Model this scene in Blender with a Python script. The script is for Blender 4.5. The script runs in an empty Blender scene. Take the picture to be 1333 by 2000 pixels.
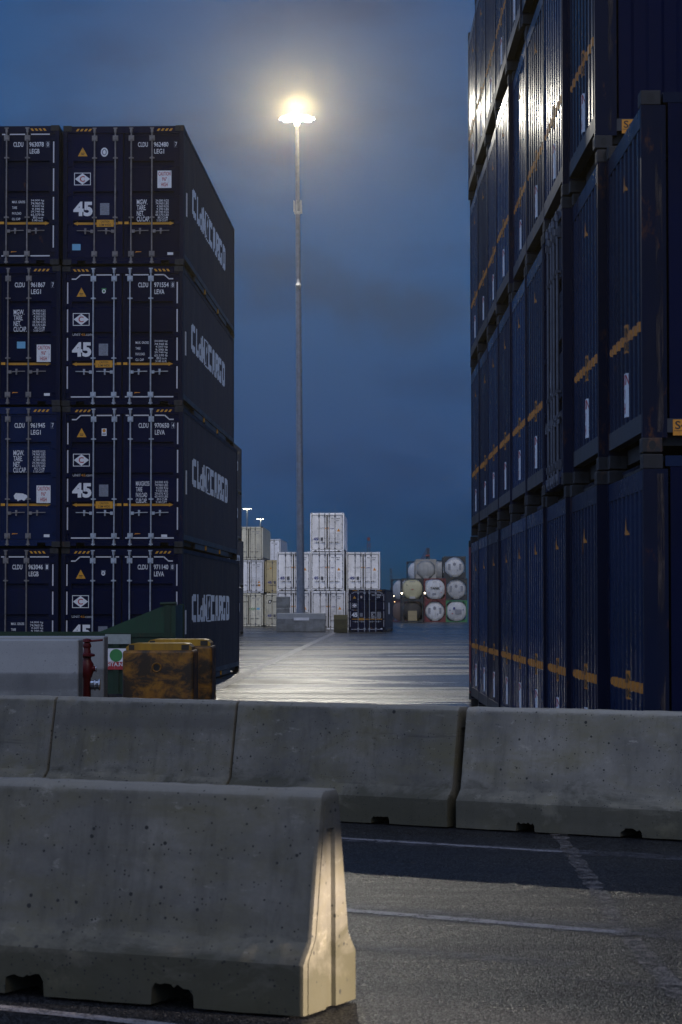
import bpy, bmesh, math, random
from mathutils import Vector, Matrix, noise as mnoise
R = math.radians
random.seed(7)
scene = bpy.context.scene
C = scene.collection

# ------------------------------------------------------------------ camera
FPX, CX, CAMZ = 4722.0, 666.5, 1.68
cam_d = bpy.data.cameras.new('camera')
cam_d.sensor_fit = 'VERTICAL'; cam_d.sensor_height = 36.0; cam_d.lens = 85.0
cam_d.clip_start = 0.1; cam_d.clip_end = 9000
cam_d.dof.use_dof = True; cam_d.dof.focus_distance = 42; cam_d.dof.aperture_fstop = 10
cam = bpy.data.objects.new('camera', cam_d); C.objects.link(cam)
cam.location = (0, 0, CAMZ); cam.rotation_euler = (R(90 + 2.256), 0, 0)
scene.camera = cam

# ------------------------------------------------------------------ render and view
cy = scene.cycles
cy.use_denoising = True
try:
    cy.denoiser = 'OPENIMAGEDENOISE'; cy.denoising_input_passes = 'RGB_ALBEDO_NORMAL'
except Exception: pass
cy.max_bounces = 6; cy.diffuse_bounces = 2; cy.glossy_bounces = 3; cy.volume_bounces = 0
cy.caustics_reflective = False; cy.caustics_refractive = False
cy.sample_clamp_indirect = 4.0
scene.view_settings.view_transform = 'Standard'; scene.view_settings.look = 'None'
scene.view_settings.exposure = 0.0; scene.view_settings.gamma = 1.0

# ------------------------------------------------------------------ sky (dusk) and the soft glow of the set sun behind the camera
SUN_ELEV, SUN_AZ = 42.0, 20.0        # fill from behind the camera, a little to the right
world = bpy.data.worlds.new('World'); scene.world = world; world.use_nodes = True
nt = world.node_tree; nt.nodes.clear()
def wn(t, **k):
    n = nt.nodes.new(t)
    for a, v in k.items(): setattr(n, a, v)
    return n
wout = wn('ShaderNodeOutputWorld'); wbg = wn('ShaderNodeBackground')
sky = wn('ShaderNodeTexSky', sky_type='NISHITA', sun_disc=False)
sky.sun_elevation = R(-1.0); sky.sun_rotation = R(180 - SUN_AZ)
sky.air_density = 1.0; sky.dust_density = 0.5; sky.ozone_density = 4.0
tc = wn('ShaderNodeTexCoord')
mp = wn('ShaderNodeMapping'); mp.inputs['Scale'].default_value = (11.0, 11.0, 24.0); mp.inputs['Location'].default_value = (0.35, 0.2, 0.1)
nz = wn('ShaderNodeTexNoise'); nz.inputs['Scale'].default_value = 1.0; nz.inputs['Detail'].default_value = 6; nz.inputs['Roughness'].default_value = 0.5
rp = wn('ShaderNodeValToRGB')
rp.color_ramp.elements[0].position = 0.34; rp.color_ramp.elements[0].color = (0.70, 0.72, 0.76, 1)
rp.color_ramp.elements[1].position = 0.52; rp.color_ramp.elements[1].color = (1.05, 1.04, 1.02, 1)
mul = wn('ShaderNodeMix', data_type='RGBA', blend_type='MULTIPLY'); mul.inputs['Factor'].default_value = 1.0
tint = wn('ShaderNodeMix', data_type='RGBA', blend_type='MULTIPLY'); tint.inputs['Factor'].default_value = 1.0
tint.inputs['B'].default_value = (0.62, 0.95, 0.92, 1)
L = nt.links.new
L(tc.outputs['Generated'], mp.inputs['Vector']); L(mp.outputs['Vector'], nz.inputs['Vector']); L(nz.outputs['Fac'], rp.inputs['Fac'])
sepz = wn('ShaderNodeSeparateXYZ'); L(tc.outputs['Generated'], sepz.inputs['Vector'])
deck = wn('ShaderNodeValToRGB')          # blue cloud deck by height above the horizon
de = deck.color_ramp.elements
de[0].position = 0.0; de[0].color = (0.008, 0.070, 0.212, 1)
de[1].position = 0.30; de[1].color = (0.008, 0.056, 0.178, 1)
for p_, c_ in ((0.07, (0.012, 0.070, 0.215, 1)), (0.15, (0.012, 0.078, 0.235, 1))):
    e_ = de.new(p_); e_.color = c_
L(sepz.outputs['Z'], deck.inputs['Fac'])
over = wn('ShaderNodeMix', data_type='RGBA', blend_type='MIX'); over.inputs['Factor'].default_value = 0.85
L(sky.outputs['Color'], tint.inputs['A']); L(tint.outputs['Result'], over.inputs['A']); L(deck.outputs['Color'], over.inputs['B'])
glow = wn('ShaderNodeValToRGB')          # the afterglow lies behind and to the sides of the camera
ge = glow.color_ramp.elements
ge[0].position = 0.22; ge[0].color = (0.30, 0.37, 0.56, 1)
ge[1].position = 0.635; ge[1].color = (0, 0, 0, 1)
e_ = ge.new(0.46); e_.color = (0.19, 0.26, 0.46, 1)
gy = wn('ShaderNodeMath', operation='MULTIPLY_ADD'); gy.inputs[1].default_value = 0.5; gy.inputs[2].default_value = 0.5
gd = wn('ShaderNodeVectorMath', operation='DOT_PRODUCT'); gd.inputs[1].default_value = (0.78, 0.62, 0.0); L(tc.outputs['Generated'], gd.inputs[0]); L(gd.outputs['Value'], gy.inputs[0]); L(gy.outputs[0], glow.inputs['Fac'])
add = wn('ShaderNodeMix', data_type='RGBA', blend_type='ADD'); add.inputs['Factor'].default_value = 1.0
L(over.outputs['Result'], add.inputs['A']); L(glow.outputs['Color'], add.inputs['B'])
L(add.outputs['Result'], mul.inputs['A']); L(rp.outputs['Color'], mul.inputs['B'])
cur = mul.outputs['Result']
n2 = wn('ShaderNodeTexNoise'); n2.inputs['Scale'].default_value = 42; n2.inputs['Detail'].default_value = 6; L(tc.outputs['Generated'], n2.inputs['Vector'])
for d0, sx_, sz_, st_ in (((-0.0265, 0.989, 0.140), 46, 95, 0.55), ((0.030, 0.992, 0.1215), 38, 90, 0.5), ((-0.006, 0.992, 0.127), 42, 120, 0.35), ((0.10, 0.97, 0.19), 16, 60, 0.3)):
    sb = wn('ShaderNodeVectorMath', operation='SUBTRACT'); sb.inputs[1].default_value = d0; L(tc.outputs['Generated'], sb.inputs[0])
    sc_ = wn('ShaderNodeVectorMath', operation='MULTIPLY'); sc_.inputs[1].default_value = (sx_, 2.0, sz_); L(sb.outputs[0], sc_.inputs[0])
    ln = wn('ShaderNodeVectorMath', operation='LENGTH'); L(sc_.outputs[0], ln.inputs[0])
    ad = wn('ShaderNodeMath', operation='MULTIPLY_ADD'); ad.inputs[1].default_value = 2.6; L(n2.outputs['Fac'], ad.inputs[0]); L(ln.outputs['Value'], ad.inputs[2])
    cr_ = wn('ShaderNodeValToRGB'); cr_.color_ramp.elements[0].position = 0.0; cr_.color_ramp.elements[1].position = 1.0
    mr = wn('ShaderNodeMapRange', interpolation_type='SMOOTHSTEP'); mr.inputs['From Min'].default_value = 1.1; mr.inputs['From Max'].default_value = 2.9; mr.inputs['To Min'].default_value = st_; mr.inputs['To Max'].default_value = 0.0
    L(ad.outputs[0], mr.inputs['Value']); nt.nodes.remove(cr_)
    cm = wn('ShaderNodeMix', data_type='RGBA', blend_type='MIX'); cm.inputs['B'].default_value = (0.022, 0.045, 0.100, 1)
    L(mr.outputs['Result'], cm.inputs['Factor']); L(cur, cm.inputs['A']); cur = cm.outputs['Result']
L(cur, wbg.inputs['Color']); wbg.inputs['Strength'].default_value = 1.0
L(wbg.outputs['Background'], wout.inputs['Surface'])

sun_d = bpy.data.lights.new('dusk_glow', 'SUN'); sun_d.energy = 0.55; sun_d.angle = R(30); sun_d.color = (1.0, 0.88, 0.70)
sun = bpy.data.objects.new('dusk_glow', sun_d); C.objects.link(sun)
sun.rotation_euler = (R(90 - SUN_ELEV), 0, R(SUN_AZ))

MAST_POWER = 38000.0
HAZE_DENSITY = 0.00036

# ------------------------------------------------------------------ materials
MATS = {}
class NT:
    def __init__(s, name):
        s.m = bpy.data.materials.new(name); s.m.use_nodes = True; s.t = s.m.node_tree; s.t.nodes.clear()
        s.out = s.n('ShaderNodeOutputMaterial'); s.b = s.n('ShaderNodeBsdfPrincipled')
        s.l(s.b.outputs['BSDF'], s.out.inputs['Surface'])
        s.tc = s.n('ShaderNodeTexCoord'); s.oi = s.n('ShaderNodeObjectInfo')
        mm = s.n('ShaderNodeMath', operation='MULTIPLY'); s.l(s.oi.outputs['Random'], mm.inputs[0]); mm.inputs[1].default_value = 57.0
        va = s.n('ShaderNodeVectorMath', operation='ADD'); s.l(s.tc.outputs['Object'], va.inputs[0]); s.l(mm.outputs[0], va.inputs[1])
        s.vec = va.outputs[0]
    def n(s, t, **k):
        x = s.t.nodes.new(t)
        for a, v in k.items(): setattr(x, a, v)
        return x
    def l(s, a, b): s.t.links.new(a, b)
    def noise(s, scale, stretch=(1, 1, 1), detail=5, rough=0.6, dist=0.0, vec=None):
        mp = s.n('ShaderNodeMapping'); mp.inputs['Scale'].default_value = stretch; s.l(vec or s.vec, mp.inputs['Vector'])
        n = s.n('ShaderNodeTexNoise'); n.inputs['Scale'].default_value = scale; n.inputs['Detail'].default_value = detail
        n.inputs['Roughness'].default_value = rough; n.inputs['Distortion'].default_value = dist
        s.l(mp.outputs['Vector'], n.inputs['Vector']); return n.outputs['Fac']
    def ramp(s, fac, stops):
        r = s.n('ShaderNodeValToRGB'); e = r.color_ramp.elements
        while len(e) < len(stops): e.new(0.5)
        for i, (p, c) in enumerate(stops):
            e[i].position = p; e[i].color = (c, c, c, 1) if not isinstance(c, tuple) else (*c, 1)
        s.l(fac, r.inputs['Fac']); return r.outputs['Color']
    def mix(s, fac, a, b, mode='MIX'):
        x = s.n('ShaderNodeMix', data_type='RGBA', blend_type=mode)
        for sock, v in (('Factor', fac), ('A', a), ('B', b)):
            if isinstance(v, (int, float)): x.inputs[sock].default_value = v
            elif isinstance(v, tuple): x.inputs[sock].default_value = (*v, 1)
            else: s.l(v, x.inputs[sock])
        return x.outputs['Result']
    def math(s, op, a, b=None):
        x = s.n('ShaderNodeMath', operation=op)
        for i, v in enumerate((a, b)):
            if v is None: continue
            if isinstance(v, (int, float)): x.inputs[i].default_value = v
            else: s.l(v, x.inputs[i])
        return x.outputs[0]
    def bump(s, h, strength, dist, prev=None):
        b = s.n('ShaderNodeBump'); b.inputs['Strength'].default_value = strength; b.inputs['Distance'].default_value = dist
        s.l(h, b.inputs['Height'])
        if prev is not None: s.l(prev, b.inputs['Normal'])
        return b.outputs['Normal']
    def fin(s, col, rough, normal=None, metal=0.0, spec=0.5):
        for nm, v in (('Base Color', col), ('Roughness', rough), ('Metallic', metal), ('Specular IOR Level', spec)):
            if isinstance(v, (int, float)): s.b.inputs[nm].default_value = v
            elif isinstance(v, tuple): s.b.inputs[nm].default_value = (*v, 1)
            else: s.l(v, s.b.inputs[nm])
        if normal is not None: s.l(normal, s.b.inputs['Normal'])
        return s.m

def paint(name, col, rough=0.4, dirt=0.5, rust=0.0, dirtcol=(0.06, 0.055, 0.05), dent=0.25, spec=0.4, grain=0.06):
    if name in MATS: return MATS[name]
    t = NT(name)
    f1 = t.noise(1.1, detail=6, rough=0.65)
    c = t.mix(t.ramp(f1, [(0.3, 0.0), (0.75, 1.0)]), tuple(x * 0.78 for x in col), tuple(min(1, x * 1.18) for x in col))
    fade = t.n('ShaderNodeMapRange'); t.l(t.oi.outputs['Random'], fade.inputs['Value']); fade.inputs['To Min'].default_value = 0.80; fade.inputs['To Max'].default_value = 1.22
    c = t.mix(1.0, c, fade.outputs['Result'], 'MULTIPLY')
    st = t.noise(5.0, (1, 1, 0.07), detail=4, rough=0.7)
    c = t.mix(t.ramp(st, [(0.45, 0.0), (0.8, dirt)]), c, dirtcol)
    if rust > 0:
        r1 = t.noise(3.2, (1, 1, 0.5), detail=8, rough=0.75)
        c = t.mix(t.ramp(r1, [(0.66 - rust * 0.14, 0.0), (0.74 - rust * 0.1, 0.9)]), c, (0.11, 0.045, 0.018))
    ro = t.ramp(f1, [(0.25, max(0.05, rough - 0.10)), (0.8, min(1, rough + 0.16))])
    d = t.noise(1.6, detail=2, rough=0.5)
    nrm = t.bump(d, dent, 0.03)
    g = t.noise(60, detail=3)
    nrm = t.bump(g, grain, 0.003, nrm)
    MATS[name] = t.fin(c, ro, nrm, spec=spec); return MATS[name]

def plain(name, col, rough=0.5, metal=0.0, var=0.15, scale=9.0):
    if name in MATS: return MATS[name]
    t = NT(name); f = t.noise(scale, detail=6, rough=0.7)
    c = t.mix(t.ramp(f, [(0.3, 0.0), (0.7, 1.0)]), tuple(x * (1 - var) for x in col), tuple(min(1, x * (1 + var)) for x in col))
    MATS[name] = t.fin(c, rough, t.bump(f, 0.08, 0.004), metal); return MATS[name]

def worn(name, col, under, amount=0.35, rough=0.5):
    """lettering and stickers with scratches that show what lies under them"""
    if name in MATS: return MATS[name]
    t = NT(name); f = t.noise(22, (1, 1, 0.35), detail=8, rough=0.75)
    c = t.mix(t.ramp(f, [(0.60 - amount * 0.1, 0.0), (0.72, amount)]), col, under)
    MATS[name] = t.fin(c, rough); return MATS[name]

def concrete(name, col, green=0.5, pores=1.0, streak=0.6, bumpy=0.5):
    if name in MATS: return MATS[name]
    t = NT(name)
    big = t.noise(1.7, detail=8, rough=0.62)
    fine = t.noise(28, detail=8, rough=0.75)
    c = t.mix(t.ramp(big, [(0.32, 0.0), (0.68, 1.0)]), tuple(x * 0.48 for x in col), tuple(x * 1.30 for x in col))
    c = t.mix(t.ramp(fine, [(0.35, 0.0), (0.75, 0.45)]), c, tuple(x * 0.55 for x in col))
    alg = t.noise(2.3, (0.75, 0.75, 1.5), detail=9, rough=0.68, dist=0.5)
    c = t.mix(t.ramp(alg, [(0.43, 0.0), (0.66, green)]), c, tuple(x * y for x, y in zip(col, (0.74, 0.70, 0.44))))
    strk = t.noise(7, (1, 1, 0.05), detail=5, rough=0.7)
    c = t.mix(t.ramp(strk, [(0.5, 0.0), (0.78, streak)]), c, (0.050, 0.046, 0.036))
    scf = t.noise(11, (0.6, 0.6, 1.3), detail=10, rough=0.8)      # pale scuffs and rubbed patches
    c = t.mix(t.ramp(scf, [(0.59, 0.0), (0.65, 0.6)]), c, tuple(min(1, x * 1.75) for x in col))
    blk = t.noise(2.2, (0.25, 0.25, 5.0), detail=7, rough=0.7)    # tyre rubber
    c = t.mix(t.ramp(blk, [(0.64, 0.0), (0.72, 0.6)]), c, (0.022, 0.021, 0.020))
    # horizontal pour lines
    pl = t.noise(3.5, (0.05, 0.05, 1.0), detail=3, rough=0.5)
    c = t.mix(t.ramp(pl, [(0.56, 0.0), (0.66, 0.6)]), c, tuple(x * 0.5 for x in col))
    # moss and splash stains that cling to the foot
    zz = t.n('ShaderNodeSeparateXYZ'); t.l(t.tc.outputs['Object'], zz.inputs['Vector'])
    edge = t.math('ADD', zz.outputs['Z'], t.math('MULTIPLY', t.math('SUBTRACT', alg, 0.5), 1.1))
    c = t.mix(t.math('MULTIPLY', t.ramp(edge, [(0.16, 1.0), (0.30, 0.0)]), green), c, (0.046, 0.042, 0.022))
    # paler upper edge of the cast: light on its top painted into the colour
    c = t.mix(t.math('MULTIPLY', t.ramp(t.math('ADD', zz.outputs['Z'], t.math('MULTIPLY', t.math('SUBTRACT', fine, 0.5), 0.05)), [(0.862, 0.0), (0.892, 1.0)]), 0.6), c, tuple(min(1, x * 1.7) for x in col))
    # air holes: a few cells of two voronoi fields
    nrm = None
    for sc, thr, rad in ((11, 0.74, 0.17), (24, 0.66, 0.22), (60, 0.72, 0.30)):
        v = t.n('ShaderNodeTexVoronoi'); v.inputs['Scale'].default_value = sc; t.l(t.vec, v.inputs['Vector'])
        sep = t.n('ShaderNodeSeparateColor'); t.l(v.outputs['Color'], sep.inputs['Color'])
        on = t.math('GREATER_THAN', sep.outputs[0], thr)
        rr = t.math('MULTIPLY', sep.outputs[1], rad)
        hole = t.math('MULTIPLY', t.math('LESS_THAN', v.outputs['Distance'], rr), on)
        hf = t.math('MULTIPLY', hole, pores * 0.92)
        c = t.mix(hf, c, (0.012, 0.012, 0.011))
    nrm = t.bump(fine, 0.35 * bumpy, 0.006)
    nrm = t.bump(big, 0.3 * bumpy, 0.02, nrm)
    MATS[name] = t.fin(c, t.ramp(big, [(0.3, 0.62), (0.7, 0.85)]), nrm, spec=0.4); return MATS[name]

def emit(name, col, strength):
    if name in MATS: return MATS[name]
    t = NT(name); t.b.inputs['Emission Color'].default_value = (*col, 1); t.b.inputs['Emission Strength'].default_value = strength
    MATS[name] = t.fin((0.8, 0.8, 0.75), 0.3); return MATS[name]

NAVY = paint('navy_paint', (0.0022, 0.0055, 0.033), 0.5, 0.2, dirtcol=(0.010, 0.012, 0.024), spec=0.07)
NAVYB = paint('navy_paint_blue', (0.006, 0.015, 0.060), 0.5, 0.2, dirtcol=(0.012, 0.016, 0.035), spec=0.10)
NAVYD = paint('navy_paint_weathered', (0.0045, 0.0075, 0.032), 0.5, 0.6, rust=0.25, dirtcol=(0.016, 0.017, 0.026), spec=0.10)
NAVYSIDE = paint('navy_paint_dusty', (0.034, 0.039, 0.066), 0.55, 0.6, dirtcol=(0.085, 0.080, 0.076), spec=0.2)
BLUE = paint('blue_paint', (0.006, 0.017, 0.055), 0.27, 0.2, rust=0.12, dirtcol=(0.012, 0.018, 0.04), dent=0.30, spec=0.11, grain=0.01)
SCUFF = paint('scuffed_rail', (0.040, 0.042, 0.050), 0.5, 0.8, rust=0.45, dirtcol=(0.03, 0.028, 0.028))
CASTB = paint('casting_dark', (0.016, 0.016, 0.019), 0.6, 0.5, rust=0.5)
POSTRUST = paint('post_scratched', (0.0035, 0.008, 0.030), 0.45, 0.4, rust=0.45, dirtcol=(0.02, 0.018, 0.024), spec=0.10)
REDC = paint('red_paint', (0.26, 0.018, 0.020), 0.4, 0.45, rust=0.15)
STEEL = plain('galvanised_bar', (0.42, 0.44, 0.46), 0.38, 0.55, 0.3)
STEELD = plain('dull_bar', (0.22, 0.20, 0.19), 0.5, 0.4, 0.4)
BLACK = plain('rubber_black', (0.010, 0.010, 0.011), 0.7)
WHITEV = worn('white_lettering', (0.78, 0.79, 0.80), (0.05, 0.06, 0.10), 0.5)
TAPE = worn('reflective_tape', (0.62, 0.62, 0.66), (0.05, 0.06, 0.10), 0.3)
LOGOV = worn('pale_blue_lettering', (0.74, 0.82, 0.92), (0.05, 0.06, 0.09), 0.55)
YELV = worn('yellow_vinyl', (0.66, 0.31, 0.012), (0.05, 0.05, 0.06), 0.45)
ORAV = worn('orange_vinyl', (0.70, 0.27, 0.012), (0.05, 0.05, 0.06), 0.4)
ENDY = worn('faded_end_yellow', (0.56, 0.20, 0.010), (0.02, 0.03, 0.06), 0.85)
REDI = worn('red_ink', (0.42, 0.03, 0.035), (0.55, 0.5, 0.5), 0.3)
BLKI = plain('black_ink', (0.02, 0.018, 0.015), 0.6)
NAVI = worn('navy_ink', (0.025, 0.035, 0.20), (0.4, 0.4, 0.4), 0.2)
GREYI = worn('grey_ink', (0.24, 0.24, 0.27), (0.5, 0.5, 0.5), 0.3)
PLATE = plain('data_plate', (0.22, 0.23, 0.26), 0.4, 0.5, 0.35, 40)
LBLUE = worn('light_blue_sticker', (0.16, 0.42, 0.62), (0.05, 0.1, 0.2), 0.4)
GREENS = plain('green_sticker', (0.05, 0.26, 0.07), 0.45)
WHITEP = paint('white_paint', (0.80, 0.80, 0.84), 0.5, 0.25, dirtcol=(0.30, 0.28, 0.26), dent=0.1)
CREAMP = paint('cream_paint', (0.64, 0.61, 0.50), 0.5, 0.55, rust=0.30, dirtcol=(0.26, 0.22, 0.15), dent=0.1)
OCHREP = paint('ochre_paint', (0.52, 0.43, 0.25), 0.55, 0.6, rust=0.45, dirtcol=(0.20, 0.15, 0.08), dent=0.1)
GREYBAR = plain('grey_bar', (0.10, 0.10, 0.115), 0.45, 0.4, 0.3)
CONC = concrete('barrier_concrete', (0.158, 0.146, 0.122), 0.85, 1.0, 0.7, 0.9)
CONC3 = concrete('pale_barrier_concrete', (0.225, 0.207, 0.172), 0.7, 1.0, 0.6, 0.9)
CONC2 = concrete('slab_concrete', (0.24, 0.25, 0.26), 0.2, 0.3, 0.3, 0.3)
GALV = plain('mast_steel', (0.20, 0.22, 0.26), 0.45, 0.5, 0.25, 3)

# ------------------------------------------------------------------ mesh helpers
class MB:
    def __init__(s): s.v = []; s.f = []; s.mi = []; s.mats = []
    def m(s, mat):
        if mat not in s.mats: s.mats.append(mat)
        return s.mats.index(mat)
    def poly(s, pts, mat):
        b = len(s.v); s.v += [tuple(p) for p in pts]; s.f.append(tuple(range(b, b + len(pts)))); s.mi.append(s.m(mat)); return s
    def raw(s, vs, fs, mat):
        b = len(s.v); s.v += [tuple(p) for p in vs]; k = s.m(mat)
        for f in fs: s.f.append(tuple(i + b for i in f)); s.mi.append(k)
        return s
    def box(s, x0, x1, y0, y1, z0, z1, mat):
        vs = [(x0, y0, z0), (x1, y0, z0), (x1, y1, z0), (x0, y1, z0), (x0, y0, z1), (x1, y0, z1), (x1, y1, z1), (x0, y1, z1)]
        return s.raw(vs, [(0, 3, 2, 1), (4, 5, 6, 7), (0, 1, 5, 4), (1, 2, 6, 5), (2, 3, 7, 6), (3, 0, 4, 7)], mat)
    def cbox(s, x0, x1, y0, y1, z0, z1, c, mat):
        """box with bevelled edges"""
        bm = bmesh.new(); bmesh.ops.create_cube(bm, size=1)
        for v in bm.verts: v.co = Vector(((x0 + x1) / 2 + v.co.x * (x1 - x0), (y0 + y1) / 2 + v.co.y * (y1 - y0), (z0 + z1) / 2 + v.co.z * (z1 - z0)))
        bmesh.ops.bevel(bm, geom=bm.edges[:], offset=c, segments=2, affect='EDGES', profile=0.5)
        bm.verts.index_update(); s.raw([v.co for v in bm.verts], [[v.index for v in f.verts] for f in bm.faces], mat); bm.free(); return s
    def tube(s, p0, p1, r0, mat, n=10, r1=None, caps=True):
        p0, p1 = Vector(p0), Vector(p1); r1 = r0 if r1 is None else r1
        d = (p1 - p0).normalized(); a = d.orthogonal().normalized(); b = d.cross(a)
        vs = []
        for p, r in ((p0, r0), (p1, r1)):
            for i in range(n):
                t = 2 * math.pi * i / n; vs.append(p + a * (r * math.cos(t)) + b * (r * math.sin(t)))
        fs = [(i, (i + 1) % n, n + (i + 1) % n, n + i) for i in range(n)]
        if caps: fs += [tuple(range(n - 1, -1, -1)), tuple(range(n, 2 * n))]
        return s.raw(vs, fs, mat)
    def lathe(s, prof, mat, n=24, origin=(0, 0, 0), axis='z'):
        """prof: list of (radius, height) along the axis"""
        vs, fs = [], []
        for r, h in prof:
            for i in range(n):
                t = 2 * math.pi * i / n; x, y = r * math.cos(t), r * math.sin(t)
                p = (x, y, h) if axis == 'z' else (x, h, y)
                vs.append((p[0] + origin[0], p[1] + origin[1], p[2] + origin[2]))
        for k in range(len(prof) - 1):
            for i in range(n):
                q = (k * n + i, k * n + (i + 1) % n, (k + 1) * n + (i + 1) % n, (k + 1) * n + i)
                fs.append(q if axis == 'z' else q[::-1])
        return s.raw(vs, fs, mat)
    def prism(s, pts, y0, y1, mat):
        """outline in x,z, extruded along y"""
        n = len(pts)
        vs = [(x, y0, z) for x, z in pts] + [(x, y1, z) for x, z in pts]
        fs = [tuple(range(n)), tuple(range(2 * n - 1, n - 1, -1))] + [((i + 1) % n, i, n + i, n + (i + 1) % n) for i in range(n)]
        return s.raw(vs, fs, mat)
    def rect(s, x0, x1, z0, z1, y, mat): return s.poly([(x0, y, z0), (x1, y, z0), (x1, y, z1), (x0, y, z1)], mat)
    def text(s, body, x, z, w, h, y, mat, bold=0.0):
        vs, fs = text_geo(body, bold)
        return s.raw([(x + a * w, y, z + b * h) for a, b in vs], fs, mat)
    def mesh(s, name, smooth=None):
        me = bpy.data.meshes.new(name); me.from_pydata(s.v, [], s.f)
        for m in s.mats: me.materials.append(m)
        me.polygons.foreach_set('material_index', s.mi)
        if smooth:
            me.polygons.foreach_set('use_smooth', [True] * len(me.polygons))
            me.set_sharp_from_angle(angle=R(smooth))
        me.update(); return me

_TX = {}
def text_geo(body, bold=0.0):
    """flat outline of a line of text in a unit box (0..1, 0..1)"""
    key = (body, bold)
    if key in _TX: return _TX[key]
    cu = bpy.data.curves.new('t', 'FONT'); cu.body = body; cu.size = 1; cu.offset = bold; cu.resolution_u = 3
    o = bpy.data.objects.new('t', cu); C.objects.link(o); bpy.context.view_layer.update()
    me = o.evaluated_get(bpy.context.evaluated_depsgraph_get()).to_mesh()
    vs = [(v.co.x, v.co.y) for v in me.vertices]; fs = [tuple(p.vertices) for p in me.polygons]
    bpy.data.objects.remove(o); bpy.data.curves.remove(cu)
    x0 = min(v[0] for v in vs); x1 = max(v[0] for v in vs); y0 = min(v[1] for v in vs); y1 = max(v[1] for v in vs)
    vs = [((a - x0) / max(1e-6, x1 - x0), (b - y0) / max(1e-6, y1 - y0)) for a, b in vs]
    _TX[key] = (vs, fs); return _TX[key]

def link(name, me, parent=None, loc=None):
    o = bpy.data.objects.new(name, me); C.objects.link(o)
    if parent is not None: o.parent = parent
    if loc is not None: o.location = loc
    return o
def put(name, mb, parent=None, smooth=None): return link(name, mb.mesh(name, smooth), parent)
_CACHE = {}
def shared(key, name, parent, fn, smooth=None):
    if key not in _CACHE: _CACHE[key] = fn().mesh(name, smooth)
    return link(name, _CACHE[key], parent)
def tag(o, label, cat, group=None, kind=None):
    if label: o['label'] = label
    if cat: o['category'] = cat
    if group: o['group'] = group
    if kind: o['kind'] = kind
    return o
def empty(name, loc, rz=0.0):
    o = bpy.data.objects.new(name, None); o.empty_display_size = 0.2; C.objects.link(o)
    o.location = loc; o.rotation_euler = (0, 0, rz); return o
def lat(px, d): return (px - CX) / FPX * d

# ------------------------------------------------------------------ ground and markings
def ground_mat():
    t = NT('wet_asphalt'); P = t.tc.outputs['Object']
    strip = t.noise(1.0, (0.024, 0.30, 1), detail=8, rough=0.64, dist=0.5, vec=P)       # drag marks and standing water across the yard
    med = t.noise(1.3, (0.35, 1.0, 1), detail=9, rough=0.70, vec=P)
    fine = t.noise(130, detail=3, rough=0.7, vec=P)
    v = t.n('ShaderNodeTexVoronoi'); v.inputs['Scale'].default_value = 120; gm = t.n('ShaderNodeMapping'); gm.inputs['Scale'].default_value = (1, 0.55, 1); t.l(P, gm.inputs['Vector']); t.l(gm.outputs['Vector'], v.inputs['Vector'])
    sep = t.n('ShaderNodeSeparateColor'); t.l(v.outputs['Color'], sep.inputs['Color'])
    gx = t.n('ShaderNodeSeparateXYZ'); t.l(P, gx.inputs['Vector'])
    yard = t.n('ShaderNodeMapRange'); t.l(gx.outputs['Y'], yard.inputs['Value']); yard.inputs['From Min'].default_value = 21; yard.inputs['From Max'].default_value = 27   # the yard is wetter than the road
    patch = t.noise(0.42, (0.10, 0.34, 1), detail=9, rough=0.66, dist=0.8, vec=P)       # broad damp areas
    wet = t.math('MULTIPLY', t.math('MAXIMUM', t.ramp(strip, [(0.485, 0.0), (0.565, 1.0)]), t.ramp(patch, [(0.50, 0.0), (0.58, 0.9)])), yard.outputs['Result'])
    c = t.mix(t.ramp(med, [(0.35, 0.0), (0.7, 1.0)]), (0.005, 0.0055, 0.007), (0.013, 0.0135, 0.016))
    c = t.mix(t.ramp(sep.outputs[0], [(0.66, 0.0), (0.98, 0.7)]), c, (0.066, 0.066, 0.072))
    c = t.mix(wet, c, (0.012, 0.012, 0.013))
    rr = t.mix(t.ramp(sep.outputs[1], [(0.35, 0.0), (0.9, 1.0)]), (0.44, 0.44, 0.44), (0.20, 0.20, 0.20))
    rr = t.mix(t.ramp(med, [(0.42, 0.0), (0.62, 0.7)]), rr, (0.50, 0.50, 0.50))
    r = t.mix(wet, rr, (0.21, 0.21, 0.21))
    tilt = t.n('ShaderNodeVectorMath', operation='DOT_PRODUCT'); t.l(v.outputs['Position'], tilt.inputs[0]); tilt.inputs[1].default_value = (1, 1, 0)
    h = t.math('ADD', t.math('MULTIPLY', v.outputs['Distance'], -1.0), t.math('MULTIPLY', fine, 0.35))
    dry = t.math('SUBTRACT', 1.0, wet)
    b = t.n('ShaderNodeBump'); b.inputs['Distance'].default_value = 0.0046; t.l(h, b.inputs['Height'])
    t.l(t.math('ADD', t.math('MULTIPLY', dry, 0.75), 0.05), b.inputs['Strength'])
    n = t.bump(t.noise(0.9, (0.5, 1, 1), detail=3, vec=P), 0.10, 0.03, b.outputs['Normal'])
    glint = t.ramp(sep.outputs[2], [(0.66, 0.0), (0.74, 1.0)])          # only some chips are wet on the road
    sp = t.math('ADD', t.math('MAXIMUM', t.math('MULTIPLY', yard.outputs['Result'], 0.30), t.math('MULTIPLY', glint, 0.50)), 0.06)
    return t.fin(c, r, n, spec=sp)
g = MB(); g.poly([(-1900, -60, 0), (1900, -60, 0), (1900, 3000, 0), (-1900, 3000, 0)], ground_mat())
tag(put('ground', g), None, None, kind='structure')

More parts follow.
